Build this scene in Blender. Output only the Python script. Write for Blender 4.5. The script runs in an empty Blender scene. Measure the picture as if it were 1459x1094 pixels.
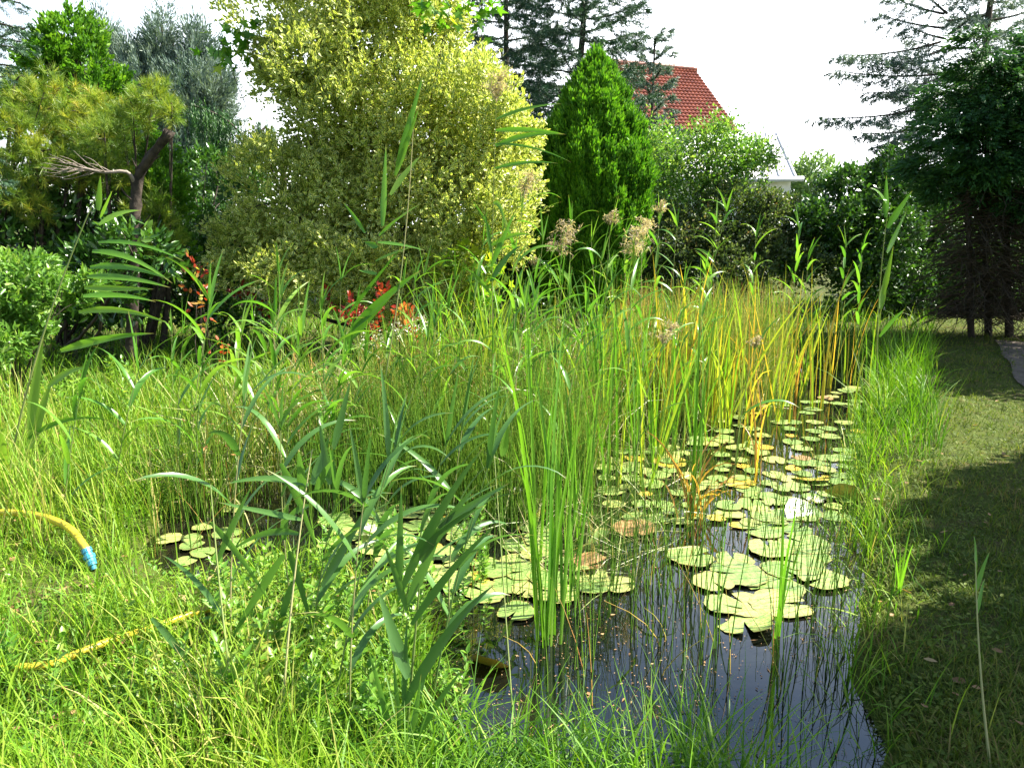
import bpy, math, random
import numpy as np
from mathutils import Vector

# ------------------------------------------------------------------ camera, sky, sun, exposure
scene = bpy.context.scene
COL = scene.collection
rng = np.random.default_rng(11)
random.seed(5)
R = math.radians

CAMZ, PITCH, F = 1.55, R(12.0), 1055.0
cam_d = bpy.data.cameras.new("camera"); cam = bpy.data.objects.new("camera", cam_d); COL.objects.link(cam)
cam.location = (0, 0, CAMZ); cam.rotation_euler = (R(90) - PITCH, 0, 0)
cam_d.sensor_width = 36; cam_d.lens = 36 * F / 1459; cam_d.clip_start = 0.05; cam_d.clip_end = 2000
scene.camera = cam

SUN_AZ, SUN_EL = R(80), R(50)          # azimuth measured clockwise from the view direction (+Y)
world = bpy.data.worlds.new("World"); scene.world = world; world.use_nodes = True
wn, wl = world.node_tree.nodes, world.node_tree.links
bg = wn["Background"]
sky = wn.new("ShaderNodeTexSky"); sky.sky_type = 'NISHITA'; sky.sun_disc = False
sky.sun_elevation = SUN_EL; sky.sun_rotation = SUN_AZ
sky.air_density = 1.3; sky.dust_density = .9; sky.ozone_density = 1.8
# thin bright summer cloud over the blue, thickest towards the sun
tc = wn.new("ShaderNodeTexCoord"); mp = wn.new("ShaderNodeMapping"); mp.inputs['Scale'].default_value = (1.2, 1.2, 3.0)
nz = wn.new("ShaderNodeTexNoise"); nz.inputs['Scale'].default_value = 2.0; nz.inputs['Detail'].default_value = 6
rp = wn.new("ShaderNodeValToRGB"); rp.color_ramp.elements[0].position = .50; rp.color_ramp.elements[1].position = .80
rp.color_ramp.elements[0].color = (0, 0, 0, 1); rp.color_ramp.elements[1].color = (1, 1, 1, 1)
def wmath(op, a, b):
    n_ = wn.new("ShaderNodeMath"); n_.operation = op; n_.use_clamp = op == 'MINIMUM'
    for k, v in enumerate((a, b)):
        if isinstance(v, (int, float)): n_.inputs[k].default_value = v
        else: wl.new(v, n_.inputs[k])
    return n_.outputs[0]
sep = wn.new("ShaderNodeSeparateXYZ"); wl.new(tc.outputs['Generated'], sep.inputs[0])
low = wn.new("ShaderNodeMapRange"); low.inputs['From Min'].default_value = .56; low.inputs['From Max'].default_value = .10; wl.new(sep.outputs['Z'], low.inputs['Value'])
fwd = wmath('ADD', wmath('MULTIPLY', sep.outputs['X'], .75), wmath('MULTIPLY', sep.outputs['Y'], .55))   # towards the sun and ahead
fw = wn.new("ShaderNodeMapRange"); fw.inputs['From Min'].default_value = -.15; fw.inputs['From Max'].default_value = .6; wl.new(fwd, fw.inputs['Value'])
band = wmath('MULTIPLY', low.outputs[0], fw.outputs[0])
mx = wn.new("ShaderNodeMix"); mx.data_type = 'RGBA'; mx.inputs[7].default_value = (17, 17.4, 18.2, 1)
wl.new(tc.outputs['Generated'], mp.inputs['Vector']); wl.new(mp.outputs[0], nz.inputs['Vector']); wl.new(nz.outputs['Fac'], rp.inputs['Fac'])
fac = wmath('MINIMUM', wmath('ADD', wmath('MULTIPLY', rp.outputs['Color'], .16), band), 1.0)
wl.new(fac, mx.inputs[0]); wl.new(sky.outputs[0], mx.inputs[6]); wl.new(mx.outputs[2], bg.inputs['Color'])
bg.inputs['Strength'].default_value = 0.06

sd = bpy.data.lights.new("sun", 'SUN'); sun = bpy.data.objects.new("sun", sd); COL.objects.link(sun)
sd.energy = 5.0; sd.angle = R(0.5); sd.color = (1.0, .94, .82)
sdir = Vector((math.sin(SUN_AZ) * math.cos(SUN_EL), math.cos(SUN_AZ) * math.cos(SUN_EL), math.sin(SUN_EL)))
sun.rotation_euler = sdir.to_track_quat('Z', 'Y').to_euler()
scene.view_settings.view_transform = 'Standard'; scene.view_settings.look = 'None'
scene.view_settings.gamma = 1.0; scene.view_settings.exposure = 1.98
cy = scene.cycles
cy.max_bounces = 7; cy.diffuse_bounces = 3; cy.glossy_bounces = 3; cy.transmission_bounces = 4; cy.transparent_max_bounces = 4
cy.sample_clamp_indirect = 4.0
try:
    cy.use_denoising = True; cy.denoising_prefilter = 'ACCURATE'
except Exception: pass

# ------------------------------------------------------------------ pixel (of the 1459x1094 photo) <-> world
cp, sp = math.cos(PITCH), math.sin(PITCH)
def ray(px, py):
    dx, dy = (px - 729.5) / F, (547 - py) / F
    return np.array([dx, cp + dy * sp, -sp + dy * cp])
def G(px, py, z=0.0):
    d = ray(px, py); t = (z - CAMZ) / d[2]
    return np.array([0, 0, CAMZ]) + d * t
def at(px, py, Y):
    d = ray(px, py); return np.array([0, 0, CAMZ]) + d * (Y / d[1])
def proj(P):
    P = np.asarray(P, float); x, y, z = P[..., 0], P[..., 1], P[..., 2] - CAMZ
    dep = y * cp - z * sp; up = y * sp + z * cp
    return 729.5 + F * x / dep, 547 - F * up / dep
def pxs(Y): return Y / F / .98          # metres per photo pixel at distance Y

# ------------------------------------------------------------------ mesh helpers
def nrm(a):
    return a / np.maximum(np.linalg.norm(a, axis=-1, keepdims=True), 1e-9)
def U(a, b, n=None): return rng.uniform(a, b, n)

class MB:
    """collects vertices, faces, two point attributes (u: place on the leaf, tint: one value per leaf)"""
    def __init__(s): s.V, s.u, s.t, s.L, s.S, s.M, s.n = [], [], [], [], [], [], 0
    def raw(s, V, faces, u=None, t=None, m=0):
        V = np.asarray(V, float).reshape(-1, 3); k = len(V)
        s.V.append(V); s.u.append(np.broadcast_to(0. if u is None else u, (k,))); s.t.append(np.broadcast_to(.5 if t is None else t, (k,)))
        for f in faces:
            s.L.append(np.asarray(f) + s.n); s.S.append(np.array([len(f)]))
        s.M.append(np.full(len(faces), m)); s.n += k
    def inst(s, V, faces, u, t, m=0):
        """V (N,k,3): N copies of a template whose faces are given once"""
        N, k = V.shape[:2]
        if N == 0: return
        fl = np.concatenate([np.asarray(f) for f in faces]); sz = np.array([len(f) for f in faces])
        off = (np.arange(N) * k + s.n)[:, None]
        s.V.append(V.reshape(-1, 3)); s.u.append(np.broadcast_to(u, (N, k)).reshape(-1))
        t = np.asarray(t, float); t = t[:, None] if t.ndim == 1 else t
        s.t.append(np.broadcast_to(t, (N, k)).reshape(-1))
        s.L.append((off + fl[None]).reshape(-1)); s.S.append(np.tile(sz, N)); s.M.append(np.full(N * len(sz), m)); s.n += N * k
    def tube(s, paths, radii, K=6, u=None, t=.5, m=0, cap=False):
        paths = np.asarray(paths, float); paths = paths[None] if paths.ndim == 2 else paths
        N, S = paths.shape[:2]; radii = np.broadcast_to(radii, (N, S))
        T = nrm(np.gradient(paths, axis=1)); ref = np.where(np.abs(T.mean(1, keepdims=True)[..., 2:3]) > .8, [[[1., .2, 0]]], [[[0, .1, 1.]]])
        A = nrm(np.cross(T, np.broadcast_to(ref, T.shape))); B = np.cross(T, A)
        a = np.arange(K) * 2 * np.pi / K
        V = paths[:, :, None] + radii[:, :, None, None] * (A[:, :, None] * np.cos(a)[None, None, :, None] + B[:, :, None] * np.sin(a)[None, None, :, None])
        F_ = [(i * K + j, i * K + (j + 1) % K, (i + 1) * K + (j + 1) % K, (i + 1) * K + j) for i in range(S - 1) for j in range(K)]
        if cap: F_ += [tuple(range(K))[::-1], tuple((S - 1) * K + j for j in range(K))]
        uu = np.repeat(np.linspace(0, 1, S), K)
        s.inst(V.reshape(N, S * K, 3), F_, uu, np.broadcast_to(t, (N,)), m)
    def build(s, name, mats, parent=None, loc=None, smooth=True):
        mesh = bpy.data.meshes.new(name)
        V = np.concatenate(s.V).astype(np.float32)
        if loc is not None: V = V - np.asarray(loc, np.float32)
        L = np.concatenate(s.L).astype(np.int32); S = np.concatenate(s.S).astype(np.int32)
        mesh.vertices.add(len(V)); mesh.vertices.foreach_set('co', V.ravel())
        mesh.loops.add(len(L)); mesh.loops.foreach_set('vertex_index', L)
        mesh.polygons.add(len(S)); st = np.zeros(len(S), np.int32); st[1:] = np.cumsum(S)[:-1]
        mesh.polygons.foreach_set('loop_start', st); mesh.polygons.foreach_set('loop_total', S)
        mesh.polygons.foreach_set('material_index', np.concatenate(s.M).astype(np.int32))
        mesh.polygons.foreach_set('use_smooth', np.full(len(S), smooth))
        for nm, d in (('u', s.u), ('tint', s.t)):
            a = mesh.attributes.new(nm, 'FLOAT', 'POINT'); a.data.foreach_set('value', np.concatenate(d).astype(np.float32))
        mesh.update(calc_edges=True)
        for m in (mats if isinstance(mats, (list, tuple)) else [mats]): mesh.materials.append(m)
        o = bpy.data.objects.new(name, mesh); COL.objects.link(o)
        if parent is not None: o.parent = parent
        elif loc is not None: o.location = loc
        return o

def tag(o, label=None, cat=None, group=None, kind=None):
    if label: o['label'] = label
    if cat: o['category'] = cat
    if group: o['group'] = group
    if kind: o['kind'] = kind
    return o
def thing(name, label, cat, loc, group=None):
    o = bpy.data.objects.new(name, None); COL.objects.link(o); o.location = loc; o.empty_display_size = .1
    return tag(o, label, cat, group)
def dup(root, loc, rotz=0., sc=1., label=None, group=None):
    r = root.copy(); COL.objects.link(r); r.location = loc; r.rotation_euler = (0, 0, rotz); r.scale = (sc, sc, sc)
    if label: r['label'] = label
    if group: r['group'] = group
    for ch in list(root.children):
        c = ch.copy(); COL.objects.link(c); c.parent = r
    return r

# leaf templates: (x along, y across, z up) and u
OVAL = (np.array([[0, 0, 0], [.36, 0, -.05], [.72, 0, -.04], [1, 0, .02], [.3, -.42, .1], [.68, -.36, .1], [.3, .42, .1], [.68, .36, .1]]),
        [(0, 6, 1), (0, 1, 4), (1, 6, 7, 2), (1, 2, 5, 4), (2, 7, 3), (2, 3, 5)], np.array([.1, 0, 0, .6, 1, 1, 1, 1.]))
LANCE = (np.array([[0, 0, 0], [.3, 0, -.1], [.7, 0, -.05], [1, 0, -.2], [.28, -.5, .12], [.62, -.34, .1], [.28, .5, .12], [.62, .34, .1]]), OVAL[1], OVAL[2])
DIAM = (np.array([[0, 0, 0], [.45, .45, .12], [1, 0, 0], [.45, -.45, .12]]), [(0, 1, 2), (0, 2, 3)], np.array([0, .6, 1, .6]))
NEED = (np.array([[0, -.5, 0], [0, .5, 0], [1, 0, 0]]), [(0, 1, 2)], np.array([0, 0, 1.]))
SPRAY = (np.array([[0, -.1, 0], [.35, -.5, .1], [.7, -.3, 0], [1, 0, -.1], [.6, .4, .1], [.3, .35, -.1], [0, .1, 0]]), [(0, 1, 6), (1, 5, 6), (1, 2, 5), (2, 4, 5), (2, 3, 4)], np.array([0, .3, .7, 1, .6, .3, 0]))
def lobed():
    r = [.12, .55, .3, .8, .42, 1., .42, .8, .3, .55, .12]; a = np.linspace(-2.7, 2.7, 11)
    p = [[0.1, 0, 0]] + [[.25 + .75 * q * math.cos(b) * .9, q * math.sin(b) * .75, .06 * (i % 2)] for i, (q, b) in enumerate(zip(r, a))]
    return np.array(p), [(0, i, i + 1) for i in range(1, 11)], np.array([0] + [.5 + .5 * (i % 2) for i in range(11)])
LOBED = lobed()

def scatter(mb, P, D, Nn, L, W, tmpl, tint, m=0):
    T, Fc, u = tmpl
    D = nrm(D); S = nrm(np.cross(D, Nn)); N2 = np.cross(S, D)
    L = np.broadcast_to(L, (len(P),)); W = np.broadcast_to(W, (len(P),))
    V = P[:, None] + D[:, None] * (L[:, None] * T[:, 0])[..., None] + S[:, None] * (W[:, None] * T[:, 1])[..., None] + N2[:, None] * (W[:, None] * T[:, 2])[..., None]
    mb.inst(V, Fc, u, tint, m)

def ribbons(mb, base, az, el, bend, L, W, S=4, p=1.6, tw0=0., tw1=0., fold=0., tint=.5, m=0, prof=None):
    N = len(base); s = np.linspace(0, 1, S + 1); mid = (s[1:] + s[:-1]) / 2
    az, el, bend, L, W, tw0, tw1 = [np.broadcast_to(np.asarray(a, float), (N,)) for a in (az, el, bend, L, W, tw0, tw1)]
    th = el[:, None] - bend[:, None] * mid[None] ** p
    d = np.stack([np.cos(th) * np.cos(az)[:, None], np.cos(th) * np.sin(az)[:, None], np.sin(th)], -1)
    pts = np.concatenate([np.zeros((N, 1, 3)), np.cumsum(d * (L / S)[:, None, None], 1)], 1) + base[:, None]
    dd = np.concatenate([d[:, :1], (d[:, 1:] + d[:, :-1]) / 2, d[:, -1:]], 1)
    h = np.stack([-np.sin(az), np.cos(az), 0 * az], -1)[:, None] * np.ones((1, S + 1, 1))
    nn = np.cross(h, dd); tw = tw0[:, None] + tw1[:, None] * s[None]
    w = np.cos(tw)[..., None] * h + np.sin(tw)[..., None] * nn; n2 = np.cross(w, dd)
    if prof is None: prof = np.clip(np.minimum(.55 + 2.2 * s, 1.25 * (1 - s) ** .7 + .02), 0, 1)
    hw = (W[:, None] * prof[None] / 2)[..., None]
    if fold:
        V = np.stack([pts - w * hw, pts + n2 * hw * fold, pts + w * hw], 2)
        Fc = [(3 * i + j, 3 * i + j + 1, 3 * i + 4 + j, 3 * i + 3 + j) for i in range(S) for j in (0, 1)]; k = 3
    else:
        V = np.stack([pts - w * hw, pts + w * hw], 2); Fc = [(2 * i, 2 * i + 1, 2 * i + 3, 2 * i + 2) for i in range(S)]; k = 2
    mb.inst(V.reshape(N, -1, 3), Fc, np.repeat(s, k), np.broadcast_to(tint, (N,)), m)
    return pts

def path_leaf(mb, A, B, sag, W, roll=0., S=8, tint=.5, fold=.25, m=0, lateral=0.):
    """one long leaf from A to B, its middle lifted by sag"""
    A, B = np.asarray(A, float), np.asarray(B, float); s = np.linspace(0, 1, S + 1)[:, None]
    C = (A + B) / 2 + np.array([lateral, 0, 1.0 * sag * 2])
    P = (1 - s) ** 2 * A + 2 * s * (1 - s) * C + s ** 2 * B
    T = nrm(np.gradient(P, axis=0)); ref = np.array([.15, -1, .25]); w0 = nrm(np.cross(T, ref)); n0 = np.cross(T, w0)
    r = roll * (1 + .4 * s); w = np.cos(r) * w0 + np.sin(r) * n0; n = np.cross(T, w)
    sv = s[:, 0]; pr = np.clip(np.minimum(.45 + 2.6 * sv, 1.3 * (1 - sv) ** .75 + .01), 0, 1)[:, None] * W / 2
    V = np.stack([P - w * pr, P + n * pr * fold, P + w * pr], 1)
    Fc = [(3 * i + j, 3 * i + j + 1, 3 * i + 4 + j, 3 * i + 3 + j) for i in range(S) for j in (0, 1)]
    mb.inst(V.reshape(1, -1, 3), Fc, np.repeat(sv, 3), np.array([tint]), m)

def smooth(pts, n=12):
    P = np.asarray(pts, float); k = len(P); Q = np.concatenate([2 * P[:1] - P[1:2], P, 2 * P[-1:] - P[-2:-1]]); out = []
    for x in np.linspace(0, k - 1 - 1e-6, n):
        i = int(x); t = x - i; a, b, c, d = Q[i:i + 4]
        out.append(.5 * (2 * b + (c - a) * t + (2 * a - 5 * b + 4 * c - d) * t * t + (3 * b - a - 3 * c + d) * t ** 3))
    return np.array(out)

# ------------------------------------------------------------------ materials
def lk(nt, a, b): nt.links.new(a, b)
def ramp(nt, stops):
    r = nt.nodes.new("ShaderNodeValToRGB"); e = r.color_ramp.elements
    while len(e) < len(stops): e.new(.5)
    for x, (p, c) in zip(e, stops): x.position = p; x.color = (*c, 1)
    return r
def leaf_mat(name, stops, transl=.4, rough=.45, spec=.5, edge=None, vein=False, tgain=1.35, scale=1.2):
    """leaf: colour by the leaf's own tint and a slow drift through the plant; part of the light passes through"""
    m = bpy.data.materials.new(name); m.use_nodes = True; nt = m.node_tree; n = nt.nodes
    b = n["Principled BSDF"]; out = n["Material Output"]
    ta = n.new("ShaderNodeAttribute"); ta.attribute_name = 'tint'
    geo = n.new("ShaderNodeNewGeometry"); nz = n.new("ShaderNodeTexNoise"); nz.inputs['Scale'].default_value = scale; nz.inputs['Detail'].default_value = 3
    lk(nt, geo.outputs['Position'], nz.inputs['Vector'])
    ma = n.new("ShaderNodeMath"); ma.operation = 'MULTIPLY_ADD'; ma.inputs[1].default_value = .7; ma.inputs[2].default_value = -.35
    lk(nt, nz.outputs['Fac'], ma.inputs[0])
    ad = n.new("ShaderNodeMath"); ad.operation = 'ADD'; ad.use_clamp = True; lk(nt, ta.outputs['Fac'], ad.inputs[0]); lk(nt, ma.outputs[0], ad.inputs[1])
    r = ramp(nt, stops); lk(nt, ad.outputs[0], r.inputs['Fac']); col = r.outputs['Color']
    if edge:
        ua = n.new("ShaderNodeAttribute"); ua.attribute_name = 'u'
        er = n.new("ShaderNodeMapRange"); er.inputs['From Min'].default_value = edge[1]; er.inputs['From Max'].default_value = edge[2]
        lk(nt, ua.outputs['Fac'], er.inputs['Value'])
        mx = n.new("ShaderNodeMix"); mx.data_type = 'RGBA'; mx.inputs[7].default_value = (*edge[0], 1)
        lk(nt, er.outputs[0], mx.inputs[0]); lk(nt, col, mx.inputs[6]); col = mx.outputs[2]
    lk(nt, col, b.inputs['Base Color']); b.inputs['Roughness'].default_value = rough; b.inputs['Specular IOR Level'].default_value = spec
    if transl > 0:
        tr = n.new("ShaderNodeBsdfTranslucent"); g = n.new("ShaderNodeMix"); g.data_type = 'RGBA'; g.blend_type = 'MULTIPLY'; g.inputs[0].default_value = 1
        g.inputs[7].default_value = (tgain * 1.05, tgain * 1.1, tgain * .5, 1); lk(nt, col, g.inputs[6]); lk(nt, g.outputs[2], tr.inputs['Color'])
        ms = n.new("ShaderNodeMixShader"); ms.inputs[0].default_value = transl
        lk(nt, b.outputs[0], ms.inputs[1]); lk(nt, tr.outputs[0], ms.inputs[2]); lk(nt, ms.outputs[0], out.inputs['Surface'])
    return m
def rough_mat(name, c1, c2, scale=8, rough=.85, bump=.4, spec=.3, c3=None, detail=8):
    m = bpy.data.materials.new(name); m.use_nodes = True; nt = m.node_tree; n = nt.nodes; b = n["Principled BSDF"]
    geo = n.new("ShaderNodeTexCoord"); nz = n.new("ShaderNodeTexNoise"); nz.inputs['Scale'].default_value = scale; nz.inputs['Detail'].default_value = detail
    lk(nt, geo.outputs['Object'], nz.inputs['Vector'])
    st = [(.3, c1), (.68, c2)] if c3 is None else [(.28, c1), (.5, c2), (.72, c3)]
    r = ramp(nt, st); lk(nt, nz.outputs['Fac'], r.inputs['Fac']); lk(nt, r.outputs[0], b.inputs['Base Color'])
    b.inputs['Roughness'].default_value = rough; b.inputs['Specular IOR Level'].default_value = spec
    if bump:
        bp = n.new("ShaderNodeBump"); bp.inputs['Strength'].default_value = bump; bp.inputs['Distance'].default_value = .02
        lk(nt, nz.outputs['Fac'], bp.inputs['Height']); lk(nt, bp.outputs[0], b.inputs['Normal'])
    return m

M = {}
M['grass'] = leaf_mat('grass_blades', [(0, (.03, .10, .008)), (.4, (.12, .26, .014)), (.75, (.24, .36, .03)), (1, (.40, .34, .12))], .34, .5, .25)
M['lawn'] = leaf_mat('lawn_blades', [(0, (.05, .095, .012)), (.5, (.10, .15, .02)), (.85, (.17, .2, .035)), (1, (.2, .15, .06))], .3, .6, .2)
M['reed'] = leaf_mat('reed_leaves', [(0, (.05, .15, .02)), (.5, (.10, .25, .028)), (1, (.2, .34, .045))], .42, .3, .55, edge=((.38, .29, .11), .88, 1.02))
M['backlitreed'] = leaf_mat('backlit_tone_reed_leaves', [(0, (.055, .14, .035)), (.6, (.095, .21, .045)), (1, (.16, .29, .045))], .36, .33, .6, edge=((.34, .27, .1), .9, 1.02))  # dark bluish cast of backlight and reflected sky, put into the leaf colour
M['stem'] = leaf_mat('reed_stems', [(0, (.12, .22, .05)), (.6, (.24, .29, .09)), (1, (.42, .36, .18))], .12, .4)
M['rush'] = leaf_mat('rush_stems', [(0, (.06, .15, .014)), (.45, (.15, .28, .025)), (.72, (.28, .34, .05)), (.88, (.40, .32, .07)), (1, (.4, .2, .06))], .25, .45, .3)
M['cattail'] = leaf_mat('cattail_blades', [(0, (.07, .2, .02)), (.4, (.15, .32, .025)), (.7, (.34, .38, .04)), (.85, (.5, .32, .05)), (1, (.34, .17, .06))], .42, .38, .5, scale=.8)
M['plume'] = leaf_mat('reed_plumes', [(0, (.24, .18, .13)), (.6, (.42, .34, .25)), (1, (.62, .52, .36))], .4, .7, .2)
M['seed'] = leaf_mat('rush_seed_heads', [(0, (.16, .07, .03)), (1, (.32, .16, .06))], .1, .7, .2)
M['varieg'] = leaf_mat('variegated_leaves', [(0, (.04, .11, .01)), (.5, (.08, .2, .015)), (1, (.22, .32, .03))], .32, .4, .4, edge=((.76, .74, .24), .22, .78))
M['conifer'] = leaf_mat('golden_green_conifer_sprays', [(0, (.022, .085, .006)), (.5, (.06, .20, .012)), (1, (.14, .32, .02))], .32, .55, .25, edge=((.23, .43, .03), .5, 1.3))  # edge colour lightens the spray tips: sunlit tips painted in
M['spruce'] = leaf_mat('spruce_needles', [(0, (.02, .06, .03)), (.6, (.045, .105, .055)), (1, (.08, .15, .075))], .12, .5, .4)
M['bluespruce'] = leaf_mat('blue_spruce_needles', [(0, (.06, .11, .09)), (.6, (.12, .18, .15)), (1, (.2, .26, .21))], .15, .5, .4)
M['bluecypress'] = leaf_mat('blue_grey_sprays', [(0, (.07, .125, .10)), (.6, (.15, .21, .175)), (1, (.24, .3, .24))], .15, .6, .3)
M['pine'] = leaf_mat('golden_pine_needles', [(0, (.08, .17, .03)), (.45, (.2, .29, .03)), (.8, (.42, .42, .05)), (1, (.4, .22, .05))], .3, .45, .4)
M['thuja'] = leaf_mat('thuja_sprays', [(0, (.04, .13, .01)), (.6, (.10, .24, .015)), (1, (.2, .34, .03))], .35, .5, .3)
M['darkthuja'] = leaf_mat('dark_cypress_sprays', [(0, (.02, .065, .02)), (.6, (.04, .12, .03)), (1, (.09, .2, .03))], .22, .5, .35)
M['dark'] = leaf_mat('dark_shrub_leaves', [(0, (.025, .075, .014)), (.6, (.05, .13, .02)), (1, (.10, .2, .03))], .3, .3, .6)
M['light'] = leaf_mat('light_shrub_leaves', [(0, (.07, .17, .02)), (.6, (.13, .27, .04)), (1, (.26, .36, .09))], .38, .35, .5)
M['herb'] = leaf_mat('herb_leaves', [(0, (.07, .19, .02)), (.55, (.14, .29, .03)), (.9, (.26, .36, .06)), (1, (.4, .36, .08))], .38, .4, .5)
M['hedge'] = leaf_mat('olive_hedge_leaves', [(0, (.045, .08, .022)), (.5, (.09, .14, .04)), (.85, (.17, .2, .08)), (1, (.2, .12, .07))], .3, .4, .5)
M['red'] = leaf_mat('red_creeper_leaves', [(0, (.15, .016, .012)), (.5, (.28, .035, .018)), (.85, (.42, .15, .06)), (1, (.35, .34, .07))], .45, .4, .4)
M['far'] = leaf_mat('distant_tree_leaves', [(0, (.10, .19, .06)), (1, (.2, .3, .10))], .35, .5)
M['vine'] = leaf_mat('vine_leaves', [(0, (.05, .16, .015)), (.6, (.12, .28, .02)), (1, (.34, .4, .03))], .5, .4)
M['white'] = leaf_mat('white_petals', [(0, (.75, .74, .66)), (1, (.85, .84, .8))], .3, .5, .3)
M['bark'] = rough_mat('bark', (.018, .014, .011), (.075, .058, .045), 14, .9, .8)
M['greybark'] = rough_mat('dead_grey_wood', (.12, .10, .085), (.30, .25, .21), 18, .85, .5)
M['deadtwig'] = rough_mat('dead_brown_twigs', (.035, .026, .018), (.10, .075, .05), 6, .9, .2)
M['brownleaf'] = leaf_mat('dead_leaves', [(0, (.16, .08, .03)), (.6, (.3, .17, .07)), (1, (.45, .33, .16))], .2, .7)

# ------------------------------------------------------------------ ground, pond, path
POND_PX = [(1258, 1075), (1222, 985), (1222, 890), (1232, 800), (1226, 715), (1236, 620), (1252, 556), (1258, 528), (1180, 510), (1000, 505), (760, 525),
           (520, 575), (360, 650), (262, 715), (205, 775), (225, 825), (310, 842), (400, 815), (500, 835), (590, 880), (612, 950), (590, 1010), (580, 1130), (700, 1120), (850, 1130), (1000, 1165), (1150, 1180), (1235, 1140)]
POND = np.array([G(x, y, 0.0)[:2] for x, y in POND_PX])
def pond_sd(x, y):
    """signed distance to the water's edge (negative in the water)"""
    x, y = np.asarray(x, float), np.asarray(y, float); d = np.full(x.shape, 1e9); ins = np.zeros(x.shape, bool); n = len(POND)
    for i in range(n):
        a, b = POND[i], POND[(i + 1) % n]; e = b - a
        t = np.clip(((x - a[0]) * e[0] + (y - a[1]) * e[1]) / (e @ e), 0, 1)
        d = np.minimum(d, np.hypot(x - a[0] - t * e[0], y - a[1] - t * e[1]))
        c = (a[1] > y) != (b[1] > y); xi = a[0] + (y - a[1]) * e[0] / (e[1] if abs(e[1]) > 1e-9 else 1e-9); ins ^= c & (x < xi)
    return np.where(ins, -d, d)
def wob(x, y): return .5 * np.sin(1.7 * x + .6) * np.cos(1.3 * y + 1) + .3 * np.sin(4.1 * x + 2.2 * y) + .2 * np.cos(6.7 * y - 5.3 * x)
def gz(x, y):
    s = pond_sd(x, y) + .025 * np.sin(9 * np.asarray(x) + 3) * np.cos(8 * np.asarray(y))
    z = np.where(s > 0, .085 * (1 - np.exp(-s / .10)) + .0 * s, -.45 * (1 - np.exp(s / .35)))
    return z + np.clip(s, 0, .5) * .05 * wob(x, y)
def axis(lo, hi, d0, grow): 
    a = [0.0]
    while a[-1] < hi: a.append(a[-1] + max(d0, abs(a[-1]) * 0 + (d0 if a[-1] < 5 else d0 * (1 + (a[-1] - 5) * grow))))
    return np.array(a)
xp = axis(0, 600, .05, 1.4); xs = np.concatenate([-xp[:0:-1], xp])
ys = np.concatenate([-axis(0, 200, .3, 1.0)[:0:-1], axis(0, 900, .05, .9)])
X, Y = np.meshgrid(xs, ys); Z = gz(X, Y)
mb = MB(); nx, ny = len(xs), len(ys)
ii = (np.arange(ny - 1)[:, None] * nx + np.arange(nx - 1)[None]).ravel()
mb.V.append(np.stack([X, Y, Z], -1).reshape(-1, 3)); mb.u.append(np.zeros(nx * ny)); mb.t.append(np.zeros(nx * ny))
mb.L.append(np.stack([ii, ii + 1, ii + nx + 1, ii + nx], 1).ravel()); mb.S.append(np.full(len(ii), 4)); mb.M.append(np.zeros(len(ii), int)); mb.n = nx * ny
M['soil'] = rough_mat('turf_soil', (.025, .03, .009), (.055, .075, .014), 5, .95, .7, .1, c3=(.07, .055, .025), detail=12)
tag(mb.build('ground', M['soil']), kind='structure')

m = bpy.data.materials.new('pond_water'); m.use_nodes = True; nt = m.node_tree; n = nt.nodes; b = n["Principled BSDF"]; M['water'] = m
geo = n.new("ShaderNodeNewGeometry"); nz = n.new("ShaderNodeTexNoise"); nz.inputs['Scale'].default_value = .9; nz.inputs['Detail'].default_value = 4
lk(nt, geo.outputs['Position'], nz.inputs['Vector']); r = ramp(nt, [(.5, (.003, .004, .003)), (.75, (.022, .016, .008))]); lk(nt, nz.outputs['Fac'], r.inputs['Fac']); lk(nt, r.outputs[0], b.inputs['Base Color'])
nz2 = n.new("ShaderNodeTexNoise"); nz2.inputs['Scale'].default_value = 9; nz2.inputs['Detail'].default_value = 2; lk(nt, geo.outputs['Position'], nz2.inputs['Vector'])
bp = n.new("ShaderNodeBump"); bp.inputs['Strength'].default_value = .025; bp.inputs['Distance'].default_value = .02; lk(nt, nz2.outputs['Fac'], bp.inputs['Height']); lk(nt, bp.outputs[0], b.inputs['Normal'])
b.inputs['Roughness'].default_value = .015; b.inputs['IOR'].default_value = 1.52; b.inputs['Specular IOR Level'].default_value = 1.0
lo, hi = POND.min(0) - .3, POND.max(0) + .3
mb = MB(); mb.raw([(lo[0], lo[1], 0), (hi[0], lo[1], 0), (hi[0], hi[1], 0), (lo[0], hi[1], 0)], [(0, 1, 2, 3)])
tag(mb.build('pond_water', M['water']), kind='structure')

def strip(name, px, w, z, mat):
    c = smooth([G(x, y, .1) for x, y in px], 30); T = nrm(np.gradient(c, axis=0)); s = np.stack([T[:, 1], -T[:, 0], 0 * T[:, 0]], -1)
    ww = w * (1 + .05 * np.sin(np.arange(30) * .9))[:, None] / 2
    V = np.stack([c - s * ww, c + s * ww], 1); zz = gz(V[..., 0], V[..., 1]) + z; V[..., 2] = zz
    mb = MB(); mb.inst(V.reshape(1, -1, 3), [(2 * i, 2 * i + 1, 2 * i + 3, 2 * i + 2) for i in range(29)], np.zeros(60), np.zeros(1)); return mb.build(name, mat)
M['path'] = rough_mat('trodden_path', (.09, .075, .06), (.18, .15, .125), 12, .95, .5, .1)
tag(strip('path', [(1760, 760), (1600, 620), (1500, 548), (1470, 510), (1450, 485)], .5, .012, M['path']), kind='structure')

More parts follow.
